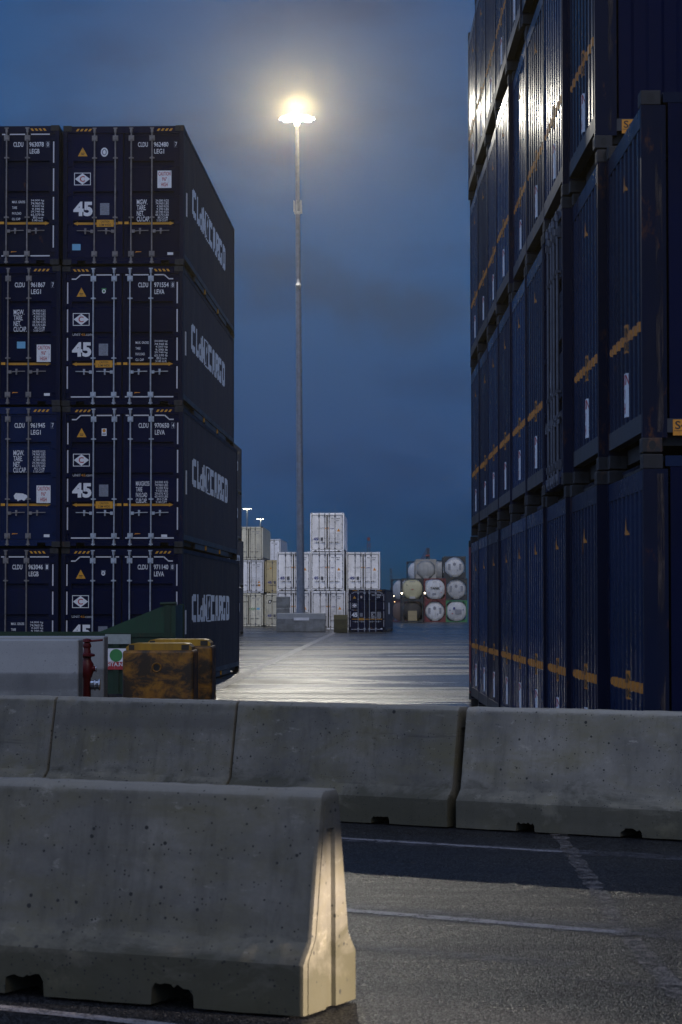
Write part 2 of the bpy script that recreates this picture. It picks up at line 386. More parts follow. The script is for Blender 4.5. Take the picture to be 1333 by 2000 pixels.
def mark_mat(name, col, amt):
    t = NT(name); P = t.tc.outputs['Object']
    a = t.noise(7, detail=9, rough=0.8, vec=P); b = t.noise(85, detail=4, rough=0.75, vec=P)
    f = t.math('ADD', t.math('MULTIPLY', a, 0.55), t.math('MULTIPLY', b, 0.45))
    al = t.ramp(f, [(0.47 - amt, 0.0), (0.55 - amt, 1.0)]); t.l(al, t.b.inputs['Alpha'])
    c = t.mix(b, tuple(x * 0.6 for x in col), col)
    return t.fin(c, 0.42, t.bump(b, 0.8, 0.01), spec=0.5)
LINEM = mark_mat('worn_line_paint', (0.34, 0.32, 0.33), 0.05)
LINEF = mark_mat('faded_line_paint', (0.11, 0.105, 0.115), 0.0)
GRIT = mark_mat('grit_strip', (0.24, 0.21, 0.19), 0.0)
def strip(name, pts, w, mat, z=0.004, seg=14, wob=0.15):
    """a band of road paint along a polyline, its edges slightly ragged"""
    m = MB(); L_, R_ = [], []
    for k in range(len(pts) - 1):
        a, b = Vector(pts[k]), Vector(pts[k + 1]); d = (b - a).normalized(); nn = Vector((-d.y, d.x))
        for i in range(seg + (k == len(pts) - 2)):
            p = a.lerp(b, i / seg); ww = w / 2 * (1 + random.uniform(-wob, wob))
            L_.append((p.x + nn.x * ww, p.y + nn.y * ww, z)); R_.append((p.x - nn.x * ww, p.y - nn.y * ww, z))
    for i in range(len(L_) - 1): m.poly([R_[i], R_[i + 1], L_[i + 1], L_[i]], mat)
    o = put(name, m); o['kind'] = 'structure'; return o
strip('road_marking', [(-2.9, 19.5), (0.036, 17.63), (1.525, 16.67)], 0.10, LINEM)
strip('road_marking', [(-2.6, 15.1), (0.04, 13.47), (1.46, 12.55)], 0.12, LINEM)
strip('road_marking', [(-2.2, 10.62), (-1.44, 10.22), (-0.3, 9.55)], 0.10, LINEM)
strip('road_marking', [(0.95, 11.05), (2.2, 10.3)], 0.07, LINEF)
strip('road_marking', [(-0.2, 12.2), (1.1, 11.4)], 0.20, LINEF, 0.003)
strip('road_marking', [(-0.9, 14.2), (1.9, 12.35), (3.4, 11.4)], 0.42, LINEF, 0.002)
strip('road_marking', [(-0.9, 18.1), (1.9, 16.5), (3.4, 15.6)], 0.30, LINEF, 0.002)
strip('road_joint', [(1.64, 19.2), (1.52, 14.5), (1.46, 12.6), (1.47, 10.2), (1.46, 7.5)], 0.10, GRIT, 0.0055, 40, 0.3)
strip('road_marking', [(-3.0, 40), (-2.6, 50), (-2.42, 60), (-0.2, 172)], 0.30, LINEM, 0.004, 30, 0.1)

# ------------------------------------------------------------------ container kit
HW, CL, CH = 1.25, 13.716, 2.896
PITCH = 0.278
def corr_breaks(a, b):
    """trapezoid sheet profile: list of (position, depth fraction) from a to b"""
    out = []; n = max(1, round((b - a) / PITCH)); p = (b - a) / n
    for k in range(n):
        s = a + k * p; out += [(s, 0.0), (s + p * 0.40, 0.0), (s + p * 0.51, 1.0), (s + p * 0.89, 1.0)]
    out.append((b, 0.0)); return out
def corr_at(br, x):
    if x <= br[0][0]: return br[0][1]
    for (a, da), (b, db) in zip(br, br[1:]):
        if x <= b: return da + (db - da) * (x - a) / max(1e-9, b - a)
    return br[-1][1]
SIDE_BR = corr_breaks(0.22, CL - 0.22); END_BR = corr_breaks(-1.16, 1.16)
SIDE_D, END_D, FACE = 0.022, 0.042, 0.012
def drape(mb, br, axis, fn):
    """cut a flat marking along the folds of the sheet and lay it on them; axis: index of the running coordinate"""
    bm = bmesh.new(); vs = [bm.verts.new(v) for v in mb.v]
    for f, k in zip(mb.f, mb.mi):
        try: bm.faces.new([vs[i] for i in f]).material_index = k
        except ValueError: pass
    no = [0, 0, 0]; no[axis] = 1
    lo = min(v.co[axis] for v in bm.verts); hi = max(v.co[axis] for v in bm.verts)
    for p, _ in br:
        if lo < p < hi:
            co = [0, 0, 0]; co[axis] = p
            bmesh.ops.bisect_plane(bm, geom=bm.verts[:] + bm.edges[:] + bm.faces[:], plane_co=co, plane_no=no, dist=1e-5)
    for v in bm.verts: v.co = fn(v.co, corr_at(br, v.co[axis]))
    out = MB(); out.mats = list(mb.mats); bm.verts.index_update()
    out.v = [tuple(v.co) for v in bm.verts]; out.f = [tuple(v.index for v in f.verts) for f in bm.faces]; out.mi = [f.material_index for f in bm.faces]
    bm.free(); return out

def mk_side(sign, mat, flat=False):
    m = MB(); z0, z1 = 0.27, 2.80
    if flat: m.box(*sorted((sign * (HW - 0.014), sign * (HW - 0.05))), 0.2, CL - 0.2, z0, z1, mat); return m
    pts = [(sign * (HW - FACE - d * SIDE_D), y) for y, d in SIDE_BR]
    for (xa, ya), (xb, yb) in zip(pts, pts[1:]):
        q = [(xa, ya, z0), (xb, yb, z0), (xb, yb, z1), (xa, ya, z1)]
        m.poly(q if sign > 0 else q[::-1], mat)
    return m
def mk_frame(post, rail, low, door, L=CL, H=CH):
    m = MB()
    for sx in (-1, 1):
        xs = lambda a, b: sorted((sx * (HW - a), sx * (HW - b)))
        for y0, y1 in ((0.004, 0.20), (L - 0.20, L - 0.004)): m.box(*xs(0.085, 0.003), y0, y1, 0.118, H - 0.118, post)
        m.box(*xs(0.07, 0.006), 0.18, L - 0.18, H - 0.096, H - 0.012, rail)
        m.box(*xs(0.09, 0.004), 0.18, L - 0.18, 0.16, 0.27, low)
        for a, b in ((0.20, 0.36), (0.40, 0.62), (0.66, 0.82)):     # lower lip broken by lifting pockets
            m.box(*xs(0.08, 0.02), L * a, L * b, 0.035, 0.145, low)
        for a in (0.38, 0.64): m.box(*xs(0.08, 0.006), L * a - 0.12, L * a + 0.04, 0.06, 0.157, YELV if door else low)
    m.box(-HW + 0.1, HW - 0.1, 0.17, L - 0.17, 0.06, 0.155, BLACK)
    if door:
        m.box(-1.163, 1.163, 0.016, 0.12, H - 0.155, H - 0.014, rail)
        m.box(-1.163, 1.163, 0.012, 0.14, 0.098, 0.158, rail)
        for a, b in ((-1.07, -0.95), (-0.78, 0.78), (0.95, 1.07)): m.box(a, b, 0.014, 0.14, 0.03, 0.096, rail)
    else:
        m.box(-1.163, 1.163, 0.008, 0.09, H - 0.28, H - 0.125, rail)
        m.box(-1.163, 1.163, 0.006, 0.10, 0.165, 0.315, low)
        m.box(-1.05, 1.05, 0.16, 0.2, 0.03, 0.16, BLACK); m.box(-1.05, 1.05, 0.12, 0.18, H - 0.124, H - 0.02, BLACK)
    m.box(-1.163, 1.163, L - 0.1, L - 0.01, H - 0.2, H - 0.02, rail); m.box(-1.163, 1.163, L - 0.1, L - 0.01, 0.05, 0.3, low)
    return m
def mk_casting(mat):
    """hollow corner block with its oval holes modelled as dark insets"""
    m = MB(); m.cbox(-0.089, 0.089, -0.081, 0.081, 0, 0.118, 0.008, mat)
    n = 12
    for yy, s in ((-0.0825, 1), (0.0825, -1)):
        pts = [(0.028 * math.cos(2 * math.pi * i / n), yy, 0.059 + 0.037 * math.sin(2 * math.pi * i / n)) for i in range(n)]
        m.poly(pts if s > 0 else pts[::-1], BLACK)
    for xx, s in ((-0.0905, -1), (0.0905, 1)):
        pts = [(xx, 0.028 * math.cos(2 * math.pi * i / n), 0.059 + 0.037 * math.sin(2 * math.pi * i / n)) for i in range(n)]
        m.poly(pts if s > 0 else pts[::-1], BLACK)
    return m
def mk_end(mat, y=0.0, sign=-1):
    m = MB(); z0, z1 = 0.315, 2.616
    pts = [(x, y - sign * (FACE + d * END_D)) for x, d in END_BR]
    for (xa, ya), (xb, yb) in zip(pts, pts[1:]):
        q = [(xa, ya, z0), (xb, yb, z0), (xb, yb, z1), (xa, ya, z1)]
        m.poly(q if sign < 0 else q[::-1], mat)
    return m
GROOVES = (2.10, 1.47, 0.872)
DY = 0.045                       # plane of the door skin
def mk_door(sx, mat, grooved=True):
    """door leaf: skin with three pressed grooves, edge channels, hinges and black seal"""
    m = MB(); xa, xb = (-1.16, -0.014) if sx < 0 else (0.014, 1.16); z0, z1 = 0.165, 2.735
    ga, gb = xa + 0.115, xb - 0.105
    if sx > 0: ga, gb = xa + 0.105, xb - 0.115
    if not grooved: m.rect(xa, xb, z0, z1, DY, mat)
    else:
        m.rect(xa, ga, z0, z1, DY, mat); m.rect(gb, xb, z0, z1, DY, mat)
        prof = [(z0, 0)]
        for gz in sorted(GROOVES): prof += [(gz - 0.075, 0), (gz - 0.042, 0.05), (gz + 0.052, 0.05), (gz + 0.066, 0)]
        prof.append((z1, 0))
        for (za, da), (zb, db) in zip(prof, prof[1:]):
            m.poly([(ga, DY + da, za), (gb, DY + da, za), (gb, DY + db, zb), (ga, DY + db, zb)], mat)
        for gz in GROOVES:
            p = [(gz - 0.075, 0), (gz - 0.042, 0.05), (gz + 0.052, 0.05), (gz + 0.066, 0)]
            m.poly([(ga, DY + d, z) for z, d in p][::-1], mat); m.poly([(gb, DY + d, z) for z, d in p], mat)
    # rolled edge channels
    for a, b in ((xa, xa + 0.05), (xb - 0.05, xb)): m.box(a, b, DY - 0.012, DY + 0.03, z0, z1, mat)
    for a, b in ((z0, z0 + 0.045), (z1 - 0.045, z1)): m.box(xa + 0.05, xb - 0.05, DY - 0.010, DY + 0.03, a, b, mat)
    m.box(xa - 0.012, xb + 0.012, DY + 0.055, DY + 0.07, z0 - 0.01, z1 + 0.01, BLACK)
    return m
HZ = (0.30, 0.88, 1.47, 2.06, 2.62)
def mk_hinge(sx, mat):
    m = MB(); x0, x1 = sorted((sx * 1.09, sx * 1.205))
    m.box(x0, x1, DY - 0.034, DY - 0.012, -0.028, 0.028, mat); m.tube((sx * 1.195, DY - 0.022, -0.05), (sx * 1.195, DY - 0.022, 0.05), 0.016, mat, 8)
    return m
BARX = (-0.60, -0.17, 0.16, 0.59)
def mk_bar(mat):
    m = MB(); y = DY - 0.035
    m.tube((0, y, 0.03), (0, y, 2.85), 0.0165, mat, 10)
    for z in (0.235, 2.635):
        m.box(-0.055, 0.055, y - 0.006, DY - 0.003, z - 0.055, z + 0.055, mat); m.box(-0.03, 0.03, y - 0.028, y + 0.01, z - 0.035, z + 0.035, mat)
    for z in (0.10, 2.79): m.tube((0, y, z - 0.04), (0, y, z + 0.04), 0.028, mat, 8)
    for z in (0.06, 2.84): m.box(-0.04, 0.04, y - 0.02, y + 0.03, z - 0.012, z + 0.012, mat)
    for z in (0.99, 2.225): m.box(-0.05, 0.05, y - 0.004, DY - 0.003, z - 0.013, z + 0.013, mat); m.box(-0.024, 0.024, y - 0.022, y, z - 0.02, z + 0.02, mat)
    return m
def mk_handle(sx, mat):
    m = MB(); y = DY - 0.04; z = 0.70
    m.box(*sorted((sx * 0.018, sx * 0.078)), y - 0.02, y + 0.025, z - 0.032, z + 0.032, mat)
    m.tube((sx * 0.07, y, z), (sx * 0.18, y - 0.004, z + 0.012), 0.011, mat, 8); m.tube((sx * 0.18, y - 0.004, z + 0.012), (sx * 0.36, y, z + 0.014), 0.010, mat, 8)
    m.box(*sorted((sx * 0.165, sx * 0.205)), y - 0.012, DY - 0.002, z - 0.005, z + 0.065, mat); m.tube((sx * 0.185, y, z - 0.055), (sx * 0.185, y, z - 0.01), 0.018, mat, 8)
    return m

MY = DY - 0.003                  # plane of stickers on the door skin
def tri(m, cx, cz, w, h, y, mat): m.poly([(cx - w / 2, y, cz - h / 2), (cx + w / 2, y, cz - h / 2), (cx, y, cz + h / 2)], mat)
def oval(m, cx, cz, rx, rz, y, mat, n=24): m.poly([(cx + rx * math.cos(2 * math.pi * i / n), y, cz + rz * math.sin(2 * math.pi * i / n)) for i in range(n)], mat)
def frame_rect(m, x0, x1, z0, z1, t, y, mat):
    m.rect(x0, x1, z0, z0 + t, y, mat); m.rect(x0, x1, z1 - t, z1, y, mat); m.rect(x0, x0 + t, z0 + t, z1 - t, y, mat); m.rect(x1 - t, x1, z0 + t, z1 - t, y, mat)
TABLES = {
    'MGW': (('MGW.', 'TARE.', 'NET.', 'CU.CAP.'), ('34.000 KGS', '74.960 LBS', ' 4.260 KGS', ' 9.390 LBS', '29.740 KGS', '65.570 LBS', '  89.2 CU.M', ' 3.150 CU.FT'), 0.105, WHITEV, (0.22, 0.19, 0.15, 0.27)),
    'MAX': (('MAX. GROSS', 'TARE', 'PAYLOAD', 'CU. CAP'), ('34.000 kg', '74.960 lb', ' 4.260 kg', ' 9.390 lb', '29.740 kg', '65.570 lb', '  89.0 cu.m', ' 3.145 cu.ft'), 0.052, WHITEV, (0.27, 0.10, 0.19, 0.17)),
    'MAXG': (('MAXGROSS', 'TARE', 'PAYLOAD', 'CUB.CAP.'), ('34.000 KG', '74.960 LBS', ' 4.330 KG', ' 9.550 LBS', '29.670 KG', '65.410 LBS', '  89.0 CUM', ' 3.144 CUFT'), 0.095, WHITEV, (0.28, 0.13, 0.23, 0.23)),
}
def mk_table(kind, ztop):
    m = MB(); heads, rows, hh, mat, ws = TABLES[kind]
    for i, (s, w) in enumerate(zip(heads, ws)): m.text(s, 0.275, ztop - 0.112 - i * 0.118 + (0.105 - hh) / 2, w, hh, MY, mat, 0.012)
    for i, s in enumerate(rows):
        w = 0.27 if i < 6 else 0.25
        lead = len(s) - len(s.lstrip()); m.text(s.strip(), 0.665 + 0.022 * lead, ztop - 0.056 - i * 0.0585, w - 0.022 * lead, 0.047, MY, mat, 0.006)
    return m
def mk_number(num, chk, typ, dx=0.0, far=False):
    m = MB(); z = 2.455
    m.text('CLDU', 0.325 + dx, z, 0.205, 0.10, MY, WHITEV, 0.016); m.text(num, 0.655 + dx, z, 0.30, 0.10, MY, WHITEV, 0.016)
    cx = 1.005 + dx + (0.075 if far else 0)
    m.text(chk, cx + 0.013, z + 0.006, 0.042, 0.088, MY, WHITEV, 0.012); frame_rect(m, cx - 0.006, cx + 0.072, z - 0.012, z + 0.112, 0.006, MY, PLATE)
    m.text(typ, 0.662 + dx, z - 0.142, 0.205, 0.10, MY, WHITEV, 0.016); return m
def mk_caution(x0, z0):
    m = MB(); m.rect(x0, x0 + 0.29, z0, z0 + 0.36, MY, WHITEV)
    for s, w, k in (('CAUTION', 0.25, 2), ("9'6\"", 0.10, 1), ('HIGH', 0.135, 0)): m.text(s, x0 + 0.145 - w / 2, z0 + 0.03 + k * 0.112, w, 0.082, MY - 0.002, REDI, 0.018)
    return m
def mk_arrow(sx):
    """yellow width arrow lying in the lowest groove"""
    m = MB(); y = DY + 0.05 - 0.004; z = GROOVES[2] + 0.004
    a = [(0.12, 0.024), (0.95, 0.024), (0.95, 0.044), (1.045, 0.0), (0.95, -0.040), (0.95, -0.024), (0.12, -0.024)]
    p = [(sx * x, y, z + dz) for x, dz in a]
    m.poly(p[::-1] if sx > 0 else p, YELV)
    m.rect(*sorted((sx * 0.022, sx * 0.11)), z - 0.026, z + 0.026, DY - 0.016, YELV); return m
def mk_width_label():
    m = MB(); m.box(-0.555, -0.20, DY - 0.006, DY - 0.003, 0.80, 0.945, YELV)
    m.text('CAUTION', -0.47, 0.885, 0.18, 0.045, DY - 0.008, BLKI, 0.008); m.text('2.5M WIDE', -0.50, 0.815, 0.24, 0.048, DY - 0.008, BLKI, 0.008); return m
def mk_triangle(cx=-0.85, cz=2.36, y=MY, w=0.20):
    m = MB(); tri(m, cx, cz, w, w * 0.93, y, YELV)
    m.rect(cx - 0.04, cx + 0.04, cz - 0.035, cz - 0.022, y - 0.002, BLKI); m.rect(cx - 0.03, cx + 0.03, cz - 0.065, cz - 0.052, y - 0.002, BLKI); return m
def mk_diamond():
    m = MB(); x0, x1, z0, z1 = -1.025, -0.68, 1.665, 1.925; cx, cz = (x0 + x1) / 2, (z0 + z1) / 2
    frame_rect(m, x0, x1, z0, z1, 0.014, MY, WHITEV)
    m.poly([(x0 + 0.016, MY, cz), (cx, MY, z0 + 0.012), (x1 - 0.016, MY, cz), (cx, MY, z1 - 0.012)], WHITEV)
    m.text('C', cx - 0.055, cz - 0.06, 0.105, 0.12, MY - 0.002, REDI, 0.015); return m
def mk_lessor():
    m = MB(); z = 1.462; y = DY + 0.05 - 0.003
    m.text('UNIT', -1.04, z, 0.17, 0.055, y, WHITEV, 0.01); m.text('45', -0.865, z, 0.09, 0.055, y, ORAV, 0.015); m.text('.com', -0.77, z, 0.14, 0.04, y, WHITEV); return m
def mk_size(mat=None): m = MB(); m.text('45', -1.04, 1.02, 0.40, 0.305, MY, mat or WHITEV, 0.045); return m
def mk_plate():
    m = MB(); m.box(-0.485, -0.295, MY - 0.004, MY + 0.002, 1.045, 1.29, PLATE)
    for i in range(7): m.box(-0.47 + 0.01 * (i % 2), -0.31 - 0.02 * (i % 3), MY - 0.006, MY - 0.0045, 1.07 + i * 0.03, 1.078 + i * 0.03, STEELD)
    return m
def mk_hazard(sx, lean=1):
    m = MB(); y = 0.013; z0, z1 = CH - 0.115, CH - 0.065
    for i in range(4):
        x = sx * (0.71 + 0.085 * i); m.poly([(x - 0.025, y, z0), (x + 0.02, y, z0), (x + 0.02 + 0.035 * lean, y, z1), (x - 0.025 + 0.035 * lean, y, z1)], YELV)
    return m
def mk_tape(sx, chamfer):
    m = MB(); y = DY - 0.0155; t = 0.026
    hz = [0.165] + list(HZ) + [2.72]
    for a, b in zip(HZ, HZ[1:]): m.rect(*sorted((sx * 1.12, sx * (1.12 + t))), a + 0.06, b - 0.06, y, TAPE)
    segs = ((0.06, 0.13), (0.22, 0.54), (0.66, 1.06)) if True else ()
    for a, b in segs: m.rect(*sorted((sx * a, sx * b)), 0.178, 0.178 + t, y, TAPE)
    top = 2.70
    if chamfer:
        for a, b in ((0.06, 0.13), (0.22, 0.54), (0.66, 0.86)): m.rect(*sorted((sx * a, sx * b)), top, top + t, y, TAPE)
        p = [(sx * 0.86, y, top), (sx * 0.96, y, top - 0.085), (sx * 0.96, y, top - 0.085 + t), (sx * 0.872, y, top + t)]
        m.poly(p if sx > 0 else p[::-1], TAPE); m.rect(*sorted((sx * 0.96, sx * 1.05)), top - 0.085, top - 0.085 + t, y, TAPE)
    else:
        for a, b in ((0.06, 0.13), (0.22, 0.54), (0.66, 1.05)): m.rect(*sorted((sx * a, sx * b)), top, top + t, y, TAPE)
    return m
def mk_round_plate():
    m = MB(); oval(m, -0.40, 2.35, 0.075, 0.095, MY, WHITEV); oval(m, -0.40, 2.35, 0.05, 0.068, MY - 0.002, PLATE); oval(m, -0.40, 2.35, 0.028, 0.045, MY - 0.003, WHITEV); return m
q = lambda x0, x1, z0, z1: [(x0, z0), (x1, z0), (x1, z1), (x0, z1)]
_C = [[(0, .25), (0, .12), (.12, 0), (1, 0), (1, .25)], [(0, .75), (1, .75), (1, 1), (.12, 1), (0, .88)], q(0, .34, .25, .75)]
BLOCK = {'C': _C, 'L': [q(0, .38, 0, 1), q(.38, 1, 0, .26)],
 'd': [q(.66, 1, 0, 1), [(.1, 0), (.66, 0), (.66, .2), (0, .2), (0, .1)], [(0, .48), (.66, .48), (.66, .68), (.1, .68), (0, .58)], q(0, .33, .2, .48)],
 'N': [q(0, .33, 0, 1), q(.67, 1, 0, 1), [(.33, .55), (.67, 0), (.67, .45), (.33, 1)]],
 'A': [[(0, 0), (.34, 0), (.5, 1), (.30, 1)], [(.66, 0), (1, 0), (.70, 1), (.5, 1)], [(.372, .2), (.628, .2), (.60, .38), (.40, .38)]],
 'R': [q(0, .34, 0, 1), [(.34, .77), (1, .77), (1, .9), (.9, 1), (.34, 1)], [(.34, .38), (.9, .38), (1, .5), (1, .6), (.34, .6)], q(.67, 1, .6, .77), [(.66, 0), (1, 0), (.80, .38), (.46, .38)]],
 'G': _C + [q(.68, 1, .25, .5), q(.52, .68, .38, .5)],
 'O': [[(0, .25), (0, .12), (.12, 0), (.88, 0), (1, .12), (1, .25)], [(0, .75), (1, .75), (1, .88), (.88, 1), (.12, 1), (0, .88)], q(0, .34, .25, .75), q(.66, 1, .25, .75)]}
def mk_side_logo(sign):
    """big lettering cut along the folds of the side sheet"""
    m = MB(); z0, h = 1.36, 0.60
    x = 2.1
    seq = [('C', 0.95, 1.0), ('L', 0.75, 1.0), ('d', 0.70, 0.62), ('N', 0.85, 1.0), ('*', 0.85, 1.0), ('C', 0.95, 1.0), ('A', 0.95, 1.0), ('R', 0.90, 1.0), ('G', 0.95, 1.0), ('O', 0.95, 1.0)]
    for ch, w, hh in seq:
        if ch == '*':
            frame_rect(m, x, x + w - 0.1, z0 - 0.01, z0 + h + 0.01, 0.035, 0, LOGOV)
            m.poly([(x + 0.10, 0, z0 + 0.05), (x + 0.34, 0, z0 + 0.05), (x + 0.40, 0, z0 + 0.34), (x + 0.18, 0, z0 + 0.27)], LOGOV)
            m.poly([(x + 0.34, 0, z0 + 0.31), (x + 0.58, 0, z0 + 0.36), (x + 0.66, 0, z0 + 0.56), (x + 0.42, 0, z0 + 0.56)], LOGOV)
        else:
            for p in BLOCK[ch]: m.poly([(x + a * (w - 0.10), 0, z0 + b * h * (1 if ch != 'd' else 0.88)) for a, b in p], LOGOV)
        x += w
    m2 = drape(m, SIDE_BR, 0, lambda co, d: Vector((sign * (HW - FACE - d * SIDE_D + 0.004), co.x, co.z)))
    return m2
def mk_side_label(sign, y0, y1, z0, z1, mat):
    m = MB(); m.rect(y0, y1, z0, z1, 0, mat)
    return drape(m, SIDE_BR, 0, lambda co, d: Vector((sign * (HW - FACE - d * SIDE_D + 0.004), co.x, co.z)))
def end_drape(m): return drape(m, END_BR, 0, lambda co, d: Vector((co.x, FACE + d * END_D - 0.004 + co.y, co.z)))
def mk_end_arrow():
    m = MB(); z = 1.03
    m.poly([(-1.10, 0, z), (-0.90, 0, z - 0.105), (-0.90, 0, z + 0.105)], ENDY); m.rect(-0.90, 1.14, z - 0.042, z + 0.042, 0, ENDY)
    m.rect(-0.01, 0.145, z - 0.12, z + 0.12, 0.001, ENDY)
    return end_drape(m)
def mk_end_arrow_text():
    m = MB(); m.text('CAUTION', 0.0, 1.045, 0.14, 0.08, -0.003, BLKI, 0.02); m.text('2.5M WIDE', 0.0, 0.925, 0.14, 0.08, -0.003, BLKI, 0.02); return end_drape(m)
def mk_end_caution():
    m = MB(); m.rect(-0.02, 0.15, 0.37, 0.74, 0, WHITEV); return end_drape(m)
def mk_end_caution_text():
    m = MB()
    for s, w, k in (('CAUTION', 0.29, 2), ("9'6\"", 0.12, 1), ('HIGH', 0.16, 0)): m.text(s, 0.065 - w / 4, 0.40 + k * 0.12, w * 0.5, 0.09, -0.003, REDI, 0.012)
    return end_drape(m)
def mk_end_triangle():
    m = MB(); tri(m, 0.065, 2.36, 0.15, 0.15, 0, ENDY); return end_drape(m)
def mk_rail_sign():
    m = MB(); m.box(HW - 0.004, HW + 0.001, 0.245, 0.62, 0.135, 0.262, ORAV)
    vs, fs = text_geo('S44', 0.01); m.raw([(HW + 0.003, 0.262 + a * 0.15, 0.185 + b * 0.065) for a, b in vs], fs, BLKI)
    m.box(HW + 0.001, HW + 0.002, 0.25, 0.61, 0.170, 0.174, BLKI); return m

def container(loc, rz, spec, label, group, cat='container'):
    """one shipping container: root at the middle of its front lower edge, front towards local -y"""
    k = spec['kind']; root = empty('shipping_container', loc, rz); tag(root, label, cat, group)
    body, post, rail, low = spec['body'], spec.get('post', spec['body']), spec.get('rail', spec['body']), spec.get('low', spec['body'])
    side = spec.get('side', body); nm = spec['style']; full = spec.get('detail', 2)
    door = k == 'door'
    shared((nm, door, 'frame'), 'frame', root, lambda: mk_frame(post, rail, low, door))
    for s in spec.get('sides', (-1, 1)):
        w = shared((nm, 'side', s), 'side_wall', root, lambda: mk_side(s, side, spec.get('flat', False)))
        if s in spec.get('logo', ()):
            shared((nm, 'logo', s), 'side_lettering', w, lambda: mk_side_logo(s))
            shared((nm, 'slab', s), 'side_label', w, lambda: mk_side_label(s, 0.75, 0.98, 1.12, 1.62, WHITEV))
    def roof():
        m = MB(); m.box(-HW + 0.07, HW - 0.07, 0.12, CL - 0.1, CH - 0.05, CH - 0.02, body); return m
    shared((nm, 'roof'), 'roof', root, roof)
    def back(): 
        m = MB(); m.box(-1.165, 1.165, CL - 0.06, CL - 0.03, 0.3, CH - 0.2, side); return m
    shared((nm, 'back'), 'back_wall', root, back)
    for sx in (-1, 1):
        for y in ((0.081, CL - 0.081) if full > 1 else (0.081,)):
            for z in (0.0, CH - 0.118):
                shared((spec['cast'].name, 'casting'), 'corner_casting', root, lambda: mk_casting(spec['cast'])).location = (sx * (HW - 0.0885), y, z)
    if not door:
        e = shared((nm, 'end'), 'end_wall', root, lambda: mk_end(body))
        mk = spec.get('marks', ('triangle', 'arrow', 'caution'))
        if 'triangle' in mk: shared(('etri',), 'warning_triangle', e, mk_end_triangle)
        if 'arrow' in mk:
            shared(('earr',), 'width_arrow', e, mk_end_arrow); shared(('earrt',), 'width_lettering', e, mk_end_arrow_text)
        if 'caution' in mk:
            shared(('ecau',), 'height_label', e, mk_end_caution); shared(('ecaut',), 'height_lettering', e, mk_end_caution_text)
        if spec.get('sign', True): shared(('esign',), 'rail_sign', root, mk_rail_sign)
        return root
    bar = spec['bar']
    for sx in (-1, 1):
        dr = shared((nm, 'door', sx), 'door', root, lambda: mk_door(sx, body, not spec.get('flat', False)))
        for hz_ in HZ: shared((spec.get('hinge', body).name, 'hinge', sx), 'hinge', dr, lambda: mk_hinge(sx, spec.get('hinge', body))).location.z = hz_
        for x in BARX:
            if x * sx < 0: continue
            b = shared((bar.name, 'bar'), 'locking_bar', dr, lambda: mk_bar(bar)); b.location.x = x
            h = shared((bar.name, 'handle', sx), 'door_handle', dr, lambda: mk_handle(sx, bar)); h.location.x = x
        for nme, fn in spec.get('left' if sx < 0 else 'right', ()):
            put(nme, fn(), dr)
        if spec.get('hazard'): shared(('haz', sx, spec['hazard']), 'hazard_stripes', root, lambda: mk_hazard(sx, spec['hazard']))
        if spec.get('tape'): shared(('tape', sx, spec['tape']), 'reflective_tape', dr, lambda: mk_tape(sx, spec['tape'] == 'chamfer'))
    return root

# ------------------------------------------------------------------ left stack: navy containers, doors to the camera
def sticker(nm, x0, x1, z0, z1, mat, text=None):
    def fn():
        m = MB(); m.rect(x0, x1, z0, z1, MY, mat)
        if text: m.text(text, x0 + (x1 - x0) * .12, z0 + (z1 - z0) * .25, (x1 - x0) * .76, (z1 - z0) * .5, MY - 0.002, BLKI)
        return m
    return (nm, fn)
def dot_sticker():
    m = MB(); m.rect(-0.435, -0.335, 2.295, 2.445, MY, WHITEV); oval(m, -0.385, 2.40, 0.034, 0.036, MY - 0.002, ORAV); m.rect(-0.42, -0.35, 2.315, 2.345, MY - 0.002, GREYI); return m
def round_sticker(mat):
    def fn():
        m = MB(); m.rect(-0.43, -0.335, 2.40, 2.44, MY, mat); oval(m, -0.385, 2.375, 0.04, 0.045, MY - 0.001, WHITEV); oval(m, -0.385, 2.375, 0.022, 0.025, MY - 0.002, mat); return m
    return fn
def torn_sticker():
    m = MB(); m.poly([(x, MY, z) for x, z in ((0.285, 1.06), (0.33, 1.115), (0.47, 1.105), (0.56, 1.07), (0.575, 1.03), (0.50, 0.955), (0.45, 0.98), (0.40, 0.965), (0.37, 0.945), (0.35, 0.985), (0.31, 0.99))], WHITEV); return m
def orange_tab():
    m = MB(); m.poly([(x, MY, z) for x, z in ((0.25, 0.255), (0.27, 0.27), (0.37, 0.275), (0.37, 0.285), (0.26, 0.29))], ORAV); return m
ARR_L, ARR_R = ('width_arrow', lambda: mk_arrow(-1)), ('width_arrow', lambda: mk_arrow(1))
base_left = [('warning_triangle', mk_triangle), ('diamond_emblem', mk_diamond), ('size_number', mk_size), ('data_plate', mk_plate), ARR_L, ('width_label', mk_width_label)]
lessor = ('lessor_lettering', mk_lessor)
def right_marks(num, chk, typ, table, ztop, extra=()):
    leg = typ != 'LEVA'
    return [('container_number', lambda: mk_number(num, chk, typ, -0.03 if leg else 0, leg and typ == 'LEG1')), ('weight_table', lambda: mk_table(table, ztop)), ARR_R, ('orange_tab', orange_tab)] + list(extra)
def navy(style, body, bar, left, right, tape=None, hazard=1, post=None, side=None, logo=(1,)):
    return dict(kind='door', style=style, body=body, post=post or NAVYD, rail=body, low=SCUFF, side=side or NAVYSIDE, cast=CASTB, bar=bar, left=left, right=right, tape=tape, hazard=hazard, logo=logo)
white_tag = sticker('maker_label', 0.91, 1.03, 0.20, 0.265, WHITEV)
